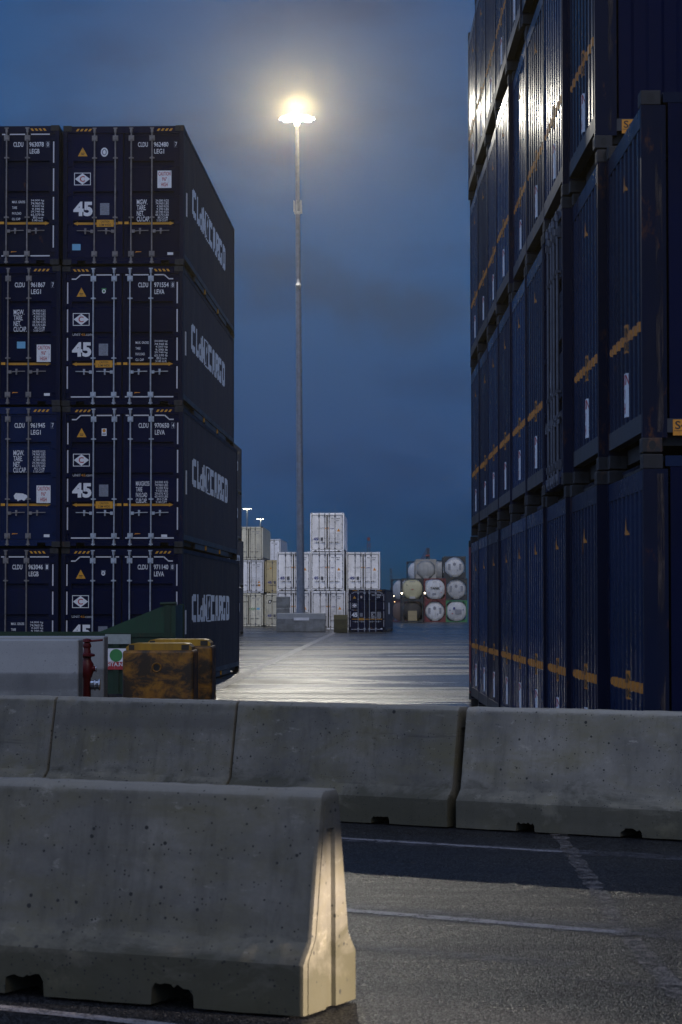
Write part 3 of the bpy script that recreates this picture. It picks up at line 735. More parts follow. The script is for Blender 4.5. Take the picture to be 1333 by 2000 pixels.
columns = {
 'right': [
  (navy('navy_a', NAVY, STEEL, base_left + [lessor, ('grey_sticker', round_sticker(PLATE))], right_marks('971140', '8', 'LEVA', 'MAX', 1.37), 'chamfer', 1), 'navy container with number 971140, bottom of the near left stack behind the yellow blocks', 2.5),
  (navy('navy_a', NAVY, STEEL, base_left + [lessor, ('dot_sticker', dot_sticker)], right_marks('970650', '4', 'LEVA', 'MAXG', 1.37, [sticker('maker_label', 0.80, 0.92, 0.20, 0.262, WHITEV)]), 'chamfer', 1), 'navy container with number 970650 and white-taped doors, second tier of the near left stack', 2.2),
  (navy('navy_a', NAVY, STEEL, base_left + [lessor, ('green_sticker', round_sticker(GREENS))], right_marks('971554', '8', 'LEVA', 'MAX', 1.37), 'chamfer', -1), 'navy container with number 971554 and white-taped doors, third tier of the near left stack', 1.9),
  (navy('navy_b', NAVY, STEELD, base_left + [('round_plate', mk_round_plate), sticker('blue_sticker', -1.06, -0.885, 0.315, 0.445, LBLUE)], right_marks('962480', '7', 'LEG1', 'MGW', 1.37, [('height_label', lambda: mk_caution(0.70, 1.60)), white_tag]), None, 1), 'navy container with number 962480 and white height label, top of the near left stack', 1.85),
 ],
 'left': [
  (navy('navy_c', NAVYD, STEELD, base_left, right_marks('963046', '1', 'LEGB', 'MAX', 1.40), 'plain', -1, logo=()), 'navy container with number 963046, bottom tier at the left edge behind the concrete slabs', 2.5),
  (navy('navy_d', NAVYB, STEELD, base_left, right_marks('961945', '7', 'LEG1', 'MGW', 2.0, [('height_label', lambda: mk_caution(0.755, 0.91)), ('torn_sticker', torn_sticker), white_tag]), None, 1, logo=()), 'brighter blue container with number 961945 and torn white sticker, second tier at left edge', 2.2),
  (navy('navy_b', NAVY, STEELD, base_left, right_marks('961867', '7', 'LEG1', 'MGW', 2.0, [('height_label', lambda: mk_caution(0.755, 0.91)), sticker('blue_sticker', 0.345, 0.52, 1.19, 1.33, LBLUE), white_tag]), None, 1, logo=()), 'navy container with number 961867 and small light blue sticker, third tier at left edge', 1.9),
  (navy('navy_c', NAVYD, STEELD, base_left, right_marks('963078', '0', 'LEGB', 'MAX', 1.37), 'plain', -1, logo=()), 'navy container with number 963078, top tier at the left edge', 1.85),
 ]}
D0 = 49.5
for cname, px in (('right', 356.5), ('left', 114.0)):
    for t, (spec, label, yaw) in enumerate(columns[cname]):
        a = R(yaw); jx = (0.0, 0.012, -0.008, 0.01)[t] if cname == 'right' else (0.0, 0.035, 0.02, -0.02)[t]
        cx_, cy_ = lat(px, D0) + jx, D0 + (0.04, 0.0, 0.05, 0.02)[t]
        container((cx_ - HW * math.cos(a), cy_ + HW * math.sin(a), t * (CH + 0.012)), -a, spec, label, 'navy containers in the near left stack')
back_spec = navy('navy_e', NAVYD, STEELD, [], [], None, 0)
names4 = ('bottom', 'second tier', 'third tier', 'top')
for t in range(4):
    a = R(2.1); d = 138.3
    container((-6.75 - HW + (0.12 if t < 2 else 0.0), d, t * (CH + 0.012)), -a, back_spec, f'distant navy container glimpsed past the near left stack, {names4[t]} of its own stack', 'distant navy containers behind the left stack')

# ------------------------------------------------------------------ right wall: blue containers, blind ends to the aisle
BLUE2 = paint('blue_paint_dark', (0.004, 0.010, 0.034), 0.30, 0.25, rust=0.2, dirtcol=(0.012, 0.016, 0.03), dent=0.36, spec=0.11, grain=0.01)
BLUE3 = paint('blue_paint_fresh', (0.007, 0.024, 0.078), 0.25, 0.2, rust=0.1, dirtcol=(0.012, 0.022, 0.045), dent=0.28, spec=0.11, grain=0.01)
def wall_spec(style, body, marks=('triangle', 'arrow', 'caution'), **k):
    return dict(kind='end', style=style, body=body, post=POSTRUST, rail=body, low=SCUFF, side=NAVY, cast=CASTB, marks=marks, **k)
W_A, W_B, W_C = wall_spec('blue_a', BLUE), wall_spec('blue_b', BLUE2), wall_spec('blue_c', BLUE3)
PLAIN_TOP = wall_spec('blue_b', BLUE2, ('arrow', 'caution'))
W_D = navy('blue_door', BLUE2, GREYBAR, [('size_number', mk_size)], [], None, 0, post=POSTRUST, side=NAVY, logo=())
t = NT('scraped_paint'); f1 = t.noise(16, (1.5, 1.5, 0.10), detail=8, rough=0.75); f2 = t.noise(1.3, (1, 1, 1), detail=4)
al = t.ramp(t.math('ADD', t.math('MULTIPLY', f1, 0.6), t.math('MULTIPLY', f2, 0.4)), [(0.50, 0.0), (0.60, 0.85)]); t.l(al, t.b.inputs['Alpha'])
SCRAPE = t.fin(t.mix(f1, (0.045, 0.03, 0.026), (0.085, 0.07, 0.068)), 0.6, spec=0.2)
LATS = [2.390, 2.300, 2.243, 2.226, 2.232, 2.215, 2.230, 2.231, 2.243]
ordn = ('nearest', 'second', 'third', 'fourth', 'fifth', 'sixth', 'seventh', 'eighth', 'farthest')
tiern = ('bottom tier', 'second tier', 'third tier', 'top tier')
rr = random.Random(11)
CYC = [W_A, W_B, W_C, W_A, W_C, W_B, W_A, W_C, W_A, W_B]
for n in range(9):
    for t in range(2 if n == 0 else 4):
        jx = rr.uniform(-0.018, 0.018); jy = rr.uniform(-0.006, 0.006); yaw = rr.uniform(-0.35, 0.35)
        if t == 3: jx -= 0.045
        spec = W_D if (n, t) == (2, 1) else [W_A, W_B, W_C][[(0, 1, 0, 2, 2, 0, 1, 2, 2)[n], (1, 0, 1, 0, 2, 1, 0, 1, 0)[n], (0, 1, 0, 1, 0, 2, 0, 1, 0)[n], (0, 1, 0, 0, 1, 0, 1, 0, 0)[n]][t]]
        what = 'blue container with locking-bar doors facing the aisle' if spec is W_D else 'blue container with ribbed end and yellow arrow'
        if n == 0: lab = f'blue container at the near corner of the right wall, {"topmost of its two" if t else "on the ground under another"}'
        else: lab = f'{what}, {tiern[t]} of {ordn[n]} stack along right wall'
        loc = (LATS[n] + jx, 19.15 + 2.5 * n + 1.25 + jy, t * (CH + 0.012))
        root = container(loc, R(-90 + yaw), spec, lab, 'blue containers in the right wall')
        if n < 2 and spec is not W_D:
            m = MB(); m.poly([(HW + 0.0015, 0.118, 0.16), (HW + 0.0015, 0.172, 0.16), (HW + 0.0015, 0.168, 2.74), (HW + 0.0015, 0.112, 2.74)], SCRAPE); put('scrape', m, root)
        if (n, t) == (1, 0):
            m = MB(); m.poly([(HW + 0.002, y, z) for y, z in ((0.03, 0.33), (0.155, 0.31), (0.158, 0.58), (0.12, 0.60), (0.07, 0.585), (0.02, 0.61))], WHITEV); put('torn_label', m, root)
red = wall_spec('red_a', REDC, ('arrow', 'caution'), sign=False); red['side'] = REDC; red['post'] = REDC
container((2.335, 41.75 + 1.25, 0), R(-90), red, 'red container on the ground beyond the blue wall, only its edge showing', 'containers beyond the blue wall')

# ------------------------------------------------------------------ white, cream and ochre insulated containers behind the mast
def mk_seal(sx):
    m = MB(); xa, xb = sorted((sx * 0.005, sx * 1.172)); frame_rect(m, xa, xb, 0.145, 2.755, 0.045, DY - 0.014, BLACK); return m
def mk_ubrand(sx):
    m = MB()
    if sx < 0: m.text('UNIT', -0.71, 1.67, 0.52, 0.13, MY, GREYI, 0.01); m.text('4', -0.18, 1.67, 0.14, 0.13, MY, ORAV, 0.02)
    else: m.text('5', 0.05, 1.67, 0.13, 0.13, MY, ORAV, 0.02); m.text('.com', 0.21, 1.67, 0.32, 0.09, MY, NAVI, 0.02)
    return m
def mk_wtable():
    m = MB(); 
    for i in range(4): m.rect(0.29 + i * .057, 0.33 + i * .057, 2.43, 2.51, MY, GREYI); m.rect(0.68 + i * .055, 0.725 + i * .055, 2.28, 2.37, MY, GREYI)
    for i in range(6): m.rect(0.66 + i * .052, 0.698 + i * .052, 2.43, 2.51, MY, GREYI)
    for i, s in enumerate(('MAX GROSS', 'TARE', 'PAYLOAD', 'CU.CAP')): m.text(s, 0.23, 1.33 - i * 0.12, (0.26, 0.1, 0.18, 0.16)[i], 0.05, MY, GREYI)
    for i in range(8): m.text(('34.000 KG', '74.960 LB')[i % 2], 0.73, 1.33 - i * 0.066, 0.21, 0.045, MY, GREYI)
    return m
def mk_wsize(x=-1.02): m = MB(); m.text('45', x, 0.83, 0.36, 0.23, MY, NAVI, 0.05); return m
def mk_wplate(): m = MB(); m.box(-0.49, -0.29, MY - 0.004, MY + 0.002, 0.80, 1.06, GREYBAR); return m
def wtri(): m = MB(); tri(m, 0.85, 1.62, 0.25, 0.23, MY, ORAV); m.text('!', 0.84, 1.54, 0.02, 0.10, MY - 0.002, BLKI); return m
def lowtri(): m = MB(); tri(m, 0.84, 0.98, 0.24, 0.20, MY, ORAV); m.rect(0.72, 0.96, 0.60, 0.78, MY, ORAV); return m
def mk_green(): 
    m = MB(); m.text('con', 0.02, 1.42, 0.60, 0.22, MY, GREENS, 0.02); return m
def mk_green2():
    m = MB(); m.rect(0.68, 0.96, 1.46, 1.64, MY, LBLUE); return m
def mk_para():
    m = MB(); m.poly([(x, MY, z) for x, z in ((-1.0, 2.0), (-0.72, 2.0), (-0.60, 2.32), (-0.88, 2.32))], BLKI); m.poly([(x, MY - 0.002, z) for x, z in ((-0.88, 2.08), (-0.76, 2.08), (-0.72, 2.24), (-0.84, 2.24))], WHITEV)
    for i in range(5): m.rect(-0.52 + i * 0.10, -0.45 + i * 0.10, 2.10, 2.20, MY, BLKI)
    return m
def white(style, body, left=(), right=(), bar=GREYBAR):
    return dict(kind='door', style=style, body=body, post=body, rail=body, low=GREYBAR, side=body, cast=body if body is WHITEP else CASTB, bar=bar, hinge=GREYBAR, flat=True, detail=1,
                left=[('door_seal', lambda: mk_seal(-1))] + list(left), right=[('door_seal', lambda: mk_seal(1))] + list(right))
U = white('white_u', WHITEP, [('lessor_lettering', lambda: mk_ubrand(-1)), ('size_number', mk_wsize), ('data_plate', mk_wplate)], [('lessor_lettering', lambda: mk_ubrand(1)), ('weight_table', mk_wtable), ('warning_triangle', wtri)])
gw = 'white containers stacked behind the mast'
def far(px, d, tier, spec, yaw, label, group=gw, edge='left'):
    s = 1 if edge == 'left' else -1; a = R(yaw)
    return container((lat(px, d) + s * HW * math.cos(a), d - s * HW * math.sin(a), tier * (CH + 0.012)), -a, spec, label, group)
far(541, 180, 0, U, 1.2, 'white container half hidden by the mast foot, bottom left of the white group')
far(541, 180, 1, U, 1.2, 'white container crossed by the mast, upper left of the white group')
far(609, 180, 0, U, 1.2, 'white container on the ground under two others, left of the mossy block')
far(607, 180, 1, U, 1.2, 'white container in the middle of its three-high stack, beside the mast')
far(606.5, 180, 2, U, 1.2, 'white container alone on top, highest of the white group')
far(677, 180.5, 0, U, 1.2, 'white container on the ground, hidden behind the single navy container')
far(677, 180.5, 1, U, 1.2, 'white container seen above the single navy container')
gc = 'cream containers left of the mast'
cr_r = [('weight_table', mk_wtable)]
CR1 = white('cream_a', CREAMP, [('lessor_lettering', mk_para)], [('lettering', mk_green), ('blue_panel', mk_green2), ('weight_table', mk_wtable)])
CR2 = white('cream_b', WHITEP, [], cr_r + [('warning_triangle', lowtri)]); CR3 = white('cream_a', CREAMP, [], cr_r)
OC1 = white('cream_a', CREAMP, [('emblem', mk_para), ('size_number', mk_wsize), ('data_plate', mk_wplate)], cr_r)
OC2 = white('ochre_a', OCHREP, [('warning_triangle', lambda: mk_triangle(-0.75, 2.2)), ('size_number', mk_wsize), ('data_plate', mk_wplate)], cr_r)
PALE = white('pale_a', WHITEP, [], cr_r)
far(514.5, 211, 0, CR1, 1.1, 'cream container with green lettering, on the ground beside the blue stack', gc, 'right')
far(515.5, 211, 1, CR2, 1.1, 'white container with orange warning signs between two cream containers', gc, 'right')
far(513.7, 211, 2, CR3, 1.1, 'rust-edged cream container, topmost left of the mast', gc, 'right')
far(517.5, 211.3, 0, OC1, 1.1, 'cream container with black slanted emblem, on the ground left of mast foot', gc)
far(518, 211.3, 1, OC2, 1.1, 'stained ochre container above the one with black emblem', gc)
for t, nme in enumerate(('on the ground, lowest', 'in the middle', 'at the top')):
    far(548.5, 249, t, PALE, 1.6, f'pale container {nme} of the farthest stack left of mast', gc, 'right')
nav1 = navy('navy_a', NAVY, STEEL, base_left + [lessor, ('dot_sticker', dot_sticker)], right_marks('970650', '4', 'LEVA', 'MAXG', 1.37, [white_tag]), 'chamfer', 1, logo=())
rt = far(681.2, 163.5, 0, nav1, 3.3, 'single navy container on the open yard beside the mossy block', 'containers on the open yard')
m = MB(); m.rect(5.6, 7.6, 1.2, 2.0, 0, WHITEV)
put('side_poster', drape(m, SIDE_BR, 0, lambda co, d: Vector((HW - FACE - d * SIDE_D + 0.006, co.x, co.z))), rt)

# ------------------------------------------------------------------ tank containers
TCREAM = paint('tank_cream', (0.52, 0.48, 0.30), 0.4, 0.3, dirtcol=(0.2, 0.17, 0.1), dent=0.05)
TWHITE = paint('tank_white', (0.56, 0.56, 0.57), 0.38, 0.6, dirtcol=(0.25, 0.24, 0.22), dent=0.05)
TGREY = paint('tank_grey', (0.40, 0.39, 0.37), 0.4, 0.4, dent=0.05)
TDARK = paint('tank_dark', (0.035, 0.028, 0.028), 0.5, 0.4, dent=0.05)
TBROWN = paint('tank_brown', (0.22, 0.13, 0.10), 0.5, 0.4, dent=0.05)
FDARK = plain('frame_dark', (0.025, 0.025, 0.03), 0.5); FRED = plain('frame_red', (0.15, 0.018, 0.022), 0.5); FGREEN = plain('frame_green', (0.04, 0.20, 0.07), 0.5); FBEIGE = plain('frame_beige', (0.36, 0.33, 0.29), 0.5)
TANB = plain('tan_cabinet', (0.34, 0.27, 0.15), 0.6)
TW, TH, TL = 2.44, 2.46, 6.06
def tank_frame(mat, gusset):
    m = MB(); h = TW / 2; t = 0.11
    for y in (0.0, TL - t):
        for sx in (-1, 1): m.box(*sorted((sx * h, sx * (h - t))), y, y + t, 0, TH, mat)
        m.box(-h + t, h - t, y + 0.005, y + t - 0.005, 0.02, 0.02 + t, mat); m.box(-h + t, h - t, y + 0.005, y + t - 0.005, TH - t - 0.01, TH - 0.01, mat)
        g = 0.62 if gusset else 0.3
        for sx in (-1, 1):
            for z0, sz in ((0.13, 1), (TH - t - 0.02, -1)):
                p = [(sx * (h - t), z0), (sx * (h - t - g), z0), (sx * (h - t), z0 + sz * g)]
                m.prism(p if sx * sz < 0 else p[::-1], y + 0.03, y + 0.06, mat)
    for sx in (-1, 1):
        for z in (0.03, TH - 0.12): m.box(*sorted((sx * (h - 0.006), sx * (h - 0.09))), t, TL - t, z, z + 0.09, mat)
        m.tube((sx * (h - 0.05), t, 0.1), (sx * (h - 0.05), TL / 2, TH - 0.1), 0.04, mat, 6); m.tube((sx * (h - 0.05), TL - t, 0.1), (sx * (h - 0.05), TL / 2, TH - 0.1), 0.04, mat, 6)
    return m
def tank_barrel(mat, r, y0):
    m = MB(); prof = [(0.001, y0)]
    for i in range(1, 9): a = i / 8 * math.pi / 2; prof.append((r * math.sin(a), y0 + 0.38 * (1 - math.cos(a))))
    prof += [(r, TL - y0 - 0.38)]
    for i in range(7, -1, -1): a = i / 8 * math.pi / 2; prof.append((max(0.001, r * math.sin(a)), TL - y0 - 0.38 * (1 - math.cos(a))))
    m.lathe(prof, mat, 40, (0, 0, TH / 2), 'y'); return m
def tank(px, d, tier, fm, tm, label, style='round', rz=0.0, marks=None, z=None):
    root = empty('tank_container', (lat(px, d), d, tier * (TH + 0.012)), rz); tag(root, label, 'tank container', 'tank containers stacked in the distance')
    gus = style == 'octagon'
    shared((fm.name, gus, 'tf'), 'frame', root, lambda: tank_frame(fm, gus))
    r, y0 = (1.17, -0.10) if style == 'round' else (1.10, 0.06)
    b = shared((tm.name, style, 'tb'), 'tank', root, lambda: tank_barrel(tm, r, y0), 40)
    if marks: put('markings', marks(), b)
    if style == 'cabinet':
        m = MB(); m.cbox(-0.5, 0.5, -0.02, 0.3, 0.16, 1.28, 0.02, TANB); m.box(-0.45, 0.45, -0.026, -0.021, 0.70, 0.715, TDARK); put('cabinet', m, root)
    elif style == 'octagon' or marks:
        m = MB(); m.cbox(-0.33, 0.33, 0.0 if gus else -0.14, 0.2, 0.16, 0.42, 0.02, TGREY); put('valve_box', m, root)
    return root
def mk_tank_text():
    m = MB(); y = -0.16; m.text('TANK', -0.55, TH / 2 - 0.02, 1.1, 0.28, y, BLKI, 0.03); m.rect(-0.22, 0.22, TH / 2 + 0.80, TH / 2 + 0.85, y + 0.15, GREYI)
    for x, z in ((0.62, 0.35), (0.70, -0.35), (-0.68, -0.35)): tri(m, x, TH / 2 + z, 0.13, 0.12, y + 0.06, REDI)
    m.rect(-0.3, 0.1, TH / 2 - 0.62, TH / 2 - 0.42, y + 0.02, GREYI); return m
def mk_tank_labels():
    m = MB(); y = -0.16; m.rect(-0.38, -0.16, TH / 2 + 0.20, TH / 2 + 0.45, y, NAVI); m.rect(-0.15, 0.55, TH / 2 - 0.30, TH / 2 + 0.20, y, GREYI)
    for x, z in ((0.75, 0.2), (-0.75, 0.15)): tri(m, x, TH / 2 + z, 0.16, 0.15, y + 0.08, NAVI)
    m.rect(-0.55, -0.40, TH / 2 - 0.3, TH / 2 - 0.2, y + 0.02, REDI); return m
def mk_oct_labels():
    m = MB(); y = 0.05; oval(m, -0.05, TH / 2 + 0.35, 0.16, 0.2, y, GREYI)
    for i in range(4): m.rect(0.45, 0.72, TH / 2 - 0.25 + 0.17 * i, TH / 2 - 0.13 + 0.17 * i, y + 0.04, GREYI); m.rect(-0.75, -0.5, TH / 2 - 0.25 + 0.17 * i, TH / 2 - 0.13 + 0.17 * i, y + 0.04, GREYI)
    tri(m, 0.3, TH / 2 - 0.3, 0.18, 0.16, y + 0.01, GREYI); return m
def mk_cream_labels():
    m = MB(); y = -0.16; m.rect(-0.12, 0.12, TH / 2 - 0.05, TH / 2 + 0.02, y, REDI); m.rect(-0.30, 0.30, TH / 2 + 0.82, TH / 2 + 0.88, y + 0.15, GREYI); tri(m, -0.62, TH / 2 + 0.5, 0.14, 0.13, y + 0.08, BLKI); return m
TD = 272
tank(806, TD, 0, FDARK, TDARK, 'dark tank with a tan cabinet, bottom left of the distant tank stack', 'cabinet')
tank(850, TD, 0, FRED, TWHITE, 'white tank in a dark red frame, middle of the bottom tank row', 'octagon', marks=mk_oct_labels)
tank(892, TD, 0, FGREEN, TWHITE, 'round white tank in a green frame, bottom right of the tank stack', 'round', marks=mk_tank_labels)
tank(806, TD, 1, FDARK, TCREAM, 'round cream tank above the dark one with a tan cabinet', 'round', marks=mk_cream_labels)
tank(850, TD, 1, FRED, TWHITE, 'round white tank with black lettering in a dark red frame', 'round', marks=mk_tank_text)
tank(892, TD, 1, FDARK, TWHITE, 'white tank in a dark frame, between green framed tank and topmost tank', 'octagon', marks=mk_oct_labels)
tank(889, TD, 2, FDARK, TWHITE, 'white tank in a dark frame at the top right of tank stack', 'octagon', marks=mk_oct_labels)
for t in range(3): tank(832.5, TD + 16, t, FBEIGE, TGREY, f'grey beige tank behind the front row, {("lowest", "middle", "topmost")[t]} of its stack', 'octagon')
for t in range(3): tank(866, TD + 24, t, FDARK, TGREY, f'grey tank in a black frame half hidden in the back row, {("lowest", "middle", "topmost")[t]} of its stack', 'round', R(20))
for t in range(3): tank(812, TD + 30, t, FDARK, TWHITE, f'white tank in a black frame at the back left, {("lowest", "middle", "topmost")[t]} of its stack', 'round', R(-25))
tank(780, TD + 8, 0, FRED, TBROWN, 'brown tank turned sideways at the left end of the tanks, on the ground', 'round', R(-40))
tank(780, TD + 8, 1, FDARK, TWHITE, 'white tank turned sideways at the left end of the tanks, above a brown one', 'round', R(-40))

# ------------------------------------------------------------------ high masts
LENS = emit('floodlight_lens', (1.0, 0.93, 0.72), 60.0)
LENSFAR = emit('distant_floodlight_lens', (1.0, 0.90, 0.66), 90.0)
HEADM = plain('floodlight_body', (0.45, 0.45, 0.44), 0.4, 0.3)
def mast(loc, H, label, lens, detail=True, lean=(0, 0), rb=0.29, rt_=0.125, nl=8, ring=0.85):
    root = empty('light_mast', loc); root.rotation_euler = (lean[0], lean[1], 0); tag(root, label, 'light mast', 'floodlight masts')
    def pole():
        m = MB(); m.lathe([(rb + (rt_ - rb) * f, H * f) for f in (0, .12, .25, .37, .38, .5, .62, .63, .75, .87, 1.0)], GALV, 16)
        if detail:
            for f in (.25, .5, .75): m.lathe([(rb + (rt_ - rb) * f + 0.012, H * f - 0.02), (rb + (rt_ - rb) * f + 0.012, H * f + 0.25)], GALV, 16)
        return m
    put('pole', pole(), root, 40)
    m = MB(); m.lathe([(ring * 0.25, H - 0.15), (ring * 0.25, H + 0.42), (0.01, H + 0.52)], HEADM, 16)
    n = 24
    for i in range(n):
        a, b = 2 * math.pi * i / n, 2 * math.pi * (i + 1) / n; m.tube((ring * .75 * math.cos(a), ring * .75 * math.sin(a), H + 0.32), (ring * .75 * math.cos(b), ring * .75 * math.sin(b), H + 0.32), 0.035, HEADM, 6, caps=False)
    for i in range(4): a = math.pi * i / 2; m.tube((0, 0, H + 0.32), (ring * .75 * math.cos(a), ring * .75 * math.sin(a), H + 0.32), 0.03, HEADM, 6)
    put('head_frame', m, root)
    for i in range(nl):
        a = 2 * math.pi * i / nl
        fm = MB(); fm.cbox(-0.20, 0.20, ring * 0.62, ring * 0.62 + 0.72, 0.34, 0.46, 0.03, HEADM)
        if 'flood' + lens.name not in _CACHE: _CACHE['flood' + lens.name] = fm.mesh('floodlight')
        f = link('floodlight', _CACHE['flood' + lens.name], root, (0, 0, H)); f.rotation_euler = (0, 0, a)
        def lensf():
            q = MB(); q.poly([(-0.17, ring * 0.62 + 0.03, 0.335), (-0.17, ring * 0.62 + 0.69, 0.335), (0.17, ring * 0.62 + 0.69, 0.335), (0.17, ring * 0.62 + 0.03, 0.335)], lens); return q
        shared((lens.name, 'lens'), 'lens', f, lensf)
    return root
MD = 168.0
MH = 34.2
mx, mtop = lat(588, MD), lat(580, MD)
mast_root = mast((mx, MD, 1.27), MH, 'tall grey floodlight mast with its lamps lit, standing on concrete behind the yard', LENS, True, (0, math.atan2(mtop - mx, MH)))
m = MB(); hh = 29.6 - 1.27
m.lathe([(0.175, hh - 0.5), (0.20, hh - 0.45), (0.20, hh - 0.30), (0.175, hh - 0.28)], HEADM, 12)
for i in range(6):
    a = math.pi * i / 3 + 0.3; x, y = 0.27 * math.cos(a), 0.27 * math.sin(a); m.box(x - 0.05, x + 0.05, y - 0.05, y + 0.05, hh - 0.42 + 0.12 * (i % 2), hh + 0.2 + 0.15 * (i % 2), HEADM); m.tube((x, y, hh + 0.2), (x * 1.05, y * 1.05, hh + 0.5), 0.03, HEADM, 6)
put('antenna_cluster', m, mast_root)
m = MB(); hh = 24.05 - 1.27; m.lathe([(0.05, hh + 0.5), (0.10, hh + 0.25), (0.21, hh + 0.05), (0.21, hh), (0.10, hh - 0.22), (0.01, hh - 0.25)], HEADM, 14, (0, -0.3, 0)); put('camera_dome', m, mast_root)
m = MB(); m.lathe([(0.5, 0.0), (0.5, 0.05), (0.31, 0.051), (0.31, 0.3)], GALV, 16); put('base_flange', m, mast_root)
ld = bpy.data.lights.new('mast_lamp', 'POINT'); ld.energy = MAST_POWER; ld.shadow_soft_size = 0.40; ld.color = (1.0, 0.94, 0.79)
lo = bpy.data.objects.new('mast_lamp', ld); C.objects.link(lo); lo.location = (mtop, MD, 1.27 + MH + 0.98)
for px, py, d, lb in ((483, 996, 760, 'distant lit floodlight mast, taller one above the cream containers'), (509, 1016, 860, 'distant lit floodlight mast, lower one above the cream containers'), (905, 1088, 1500, 'distant lit floodlight mast above the tank containers')):
    h = CAMZ + (1186 - py) / FPX * d
    mast((lat(px, d), d, 0), h, lb, LENSFAR, False, rb=0.4, rt_=0.22, ring=0.95)

def block(name, x0, x1, y0, y1, z0, z1, mat, label, cat, group=None, c=0.03, rz=0.0):
    m = MB(); w, dd = (x1 - x0) / 2, (y1 - y0) / 2; m.cbox(-w, w, -dd, dd, 0, z1 - z0, c, mat)
    o = put(name, m); o.location = ((x0 + x1) / 2, (y0 + y1) / 2, z0); o.rotation_euler.z = rz; return tag(o, label, cat, group)
fb = block('mast_foundation', lat(541.5, 166.5), lat(635.6, 166.5), 166.5, 169.8, 0, 1.27, CONC2, 'long grey concrete block at the foot of the light mast', 'concrete block')
m = MB(); m.box(-0.5, 0.55, -1.665, -1.652, 0.78, 0.97, WHITEP); put('sign_plate', m, fb)
for i, s in enumerate(('lowest', 'middle', 'topmost')):
    block('concrete_block', lat(540.5, 172), lat(565.5, 172) + 0.02 * i, 171.4, 172.9, i * 0.815, i * 0.815 + 0.805, CONC2, f'grey concrete block beside the mast foot, {s} of its pile', 'concrete block', 'piled blocks beside the mast')
MOSS = concrete('mossy_concrete', (0.10, 0.09, 0.045), 0.9, 0.4, 0.6)
block('mossy_block', lat(652.5, 161), lat(679, 161), 160.3, 161.8, 0, 1.18, MOSS, 'mossy brown block beside the single navy container', 'concrete block')

# ------------------------------------------------------------------ skyline: cranes, harbour building, small lamps
CRANEM = plain('crane_grey', (0.09, 0.09, 0.11), 0.5); CRANER = plain('crane_red', (0.30, 0.03, 0.03), 0.5); DARKB = plain('dark_cladding', (0.03, 0.028, 0.035), 0.6)
def lattice(m, p0, p1, w0, w1, n, r, mat, mat2=None):
    p0, p1 = Vector(p0), Vector(p1); d = (p1 - p0).normalized(); a = Vector((0, 1, 0)).cross(d).normalized(); b = d.cross(a)
    ring = lambda f: [p0.lerp(p1, f) + (a * sx + b * sy) * ((w0 + (w1 - w0) * f) / 2) for sx, sy in ((-1, -1), (1, -1), (1, 1), (-1, 1))]
    for k in range(n):
        q0, q1 = ring(k / n), ring((k + 1) / n); mm = (mat if k % 2 or not mat2 else mat2)
        for i in range(4): m.tube(q0[i], q1[i], r, mm, 5, caps=False); m.tube(q0[i], q1[(i + 1) % 4], r * .6, mm, 4, caps=False)
    return m
d = 640; s = FPX / d; x0 = lat(836, d)
cr = empty('harbour_crane', (x0, d, 0)); tag(cr, 'distant luffing crane with a pointed A frame above the tank containers', 'crane')
hz = lambda py: CAMZ + (1186 - py) / s
m = MB()
for xa in (-2.6, 1.3): m.tube((xa, 0, 0), (0.0 if xa < 0 else 0.2, 0, hz(1072)), 0.22, CRANEM, 6)
m.tube((-0.6, 0, hz(1100)), (0.3, 0, hz(1078)), 0.15, CRANEM, 6); m.tube((-0.6, 0, 0), (-0.6, 0, hz(1100)), 0.3, CRANEM, 6); put('tower', m, cr)
m = MB(); m.cbox(-0.6, 0.5, -0.8, 0.8, hz(1087), hz(1083.5), 0.1, CRANER); m.cbox(-0.45, 0.45, -0.4, 0.4, hz(1073), hz(1070), 0.08, CRANEM); put('cab', m, cr)
m = MB(); lattice(m, (0.1, 0, hz(1073)), (-2.8, 4, hz(1108)), 0.7, 0.4, 9, 0.06, CRANER); put('jib', m, cr)
d = 850; s = FPX / d; cr = empty('tower_crane', (lat(720.5, d), d, 0)); tag(cr, 'distant red lattice tower top above the white containers', 'tower')
m = MB(); lattice(m, (0, 0, 0), (0, 0, hz(1052)), 1.3, 0.9, 16, 0.09, CRANEM, CRANER); put('tower', m, cr)
m = MB(); m.cbox(-0.55, 0.55, -0.5, 0.5, hz(1056), hz(1050), 0.08, CRANER); m.tube((0, 0, hz(1050)), (0, 0, hz(1047)), 0.08, CRANEM, 6); put('cab', m, cr)
d = 760; s = FPX / d; cr = empty('jib_crane', (lat(766, d), d, 0)); tag(cr, 'distant thin dark crane boom between the navy container and tanks', 'crane')
m = MB(); lattice(m, (0.6, 0, 0), (-0.4, 0, hz(1112)), 0.9, 0.4, 8, 0.09, CRANEM); m.cbox(-0.75, -0.1, -0.3, 0.3, hz(1113), hz(1110.5), 0.05, CRANEM); put('boom', m, cr)
d = 430; s = FPX / d; hb = empty('harbour_building', (lat(774, d), d, 0)); tag(hb, 'low dark harbour building with a stepped roof behind the sideways tanks', 'building')
m = MB(); m.box(-0.95, 1.4, 0, 6, 0, hz(1149), DARKB); put('wall', m, hb)
m = MB(); m.box(-0.95, 1.5, -0.2, 6.2, hz(1149), hz(1147), CRANEM); m.cbox(-0.5, 0.6, 0.5, 3, hz(1147), hz(1141), 0.05, DARKB); m.tube((0.2, 1, hz(1141)), (0.2, 1, hz(1137)), 0.08, CRANEM, 6); put('roof', m, hb)
AMB = emit('amber_lens', (1.0, 0.55, 0.22), 9.0); WARM = emit('warm_lens', (1.0, 0.85, 0.6), 12.0)
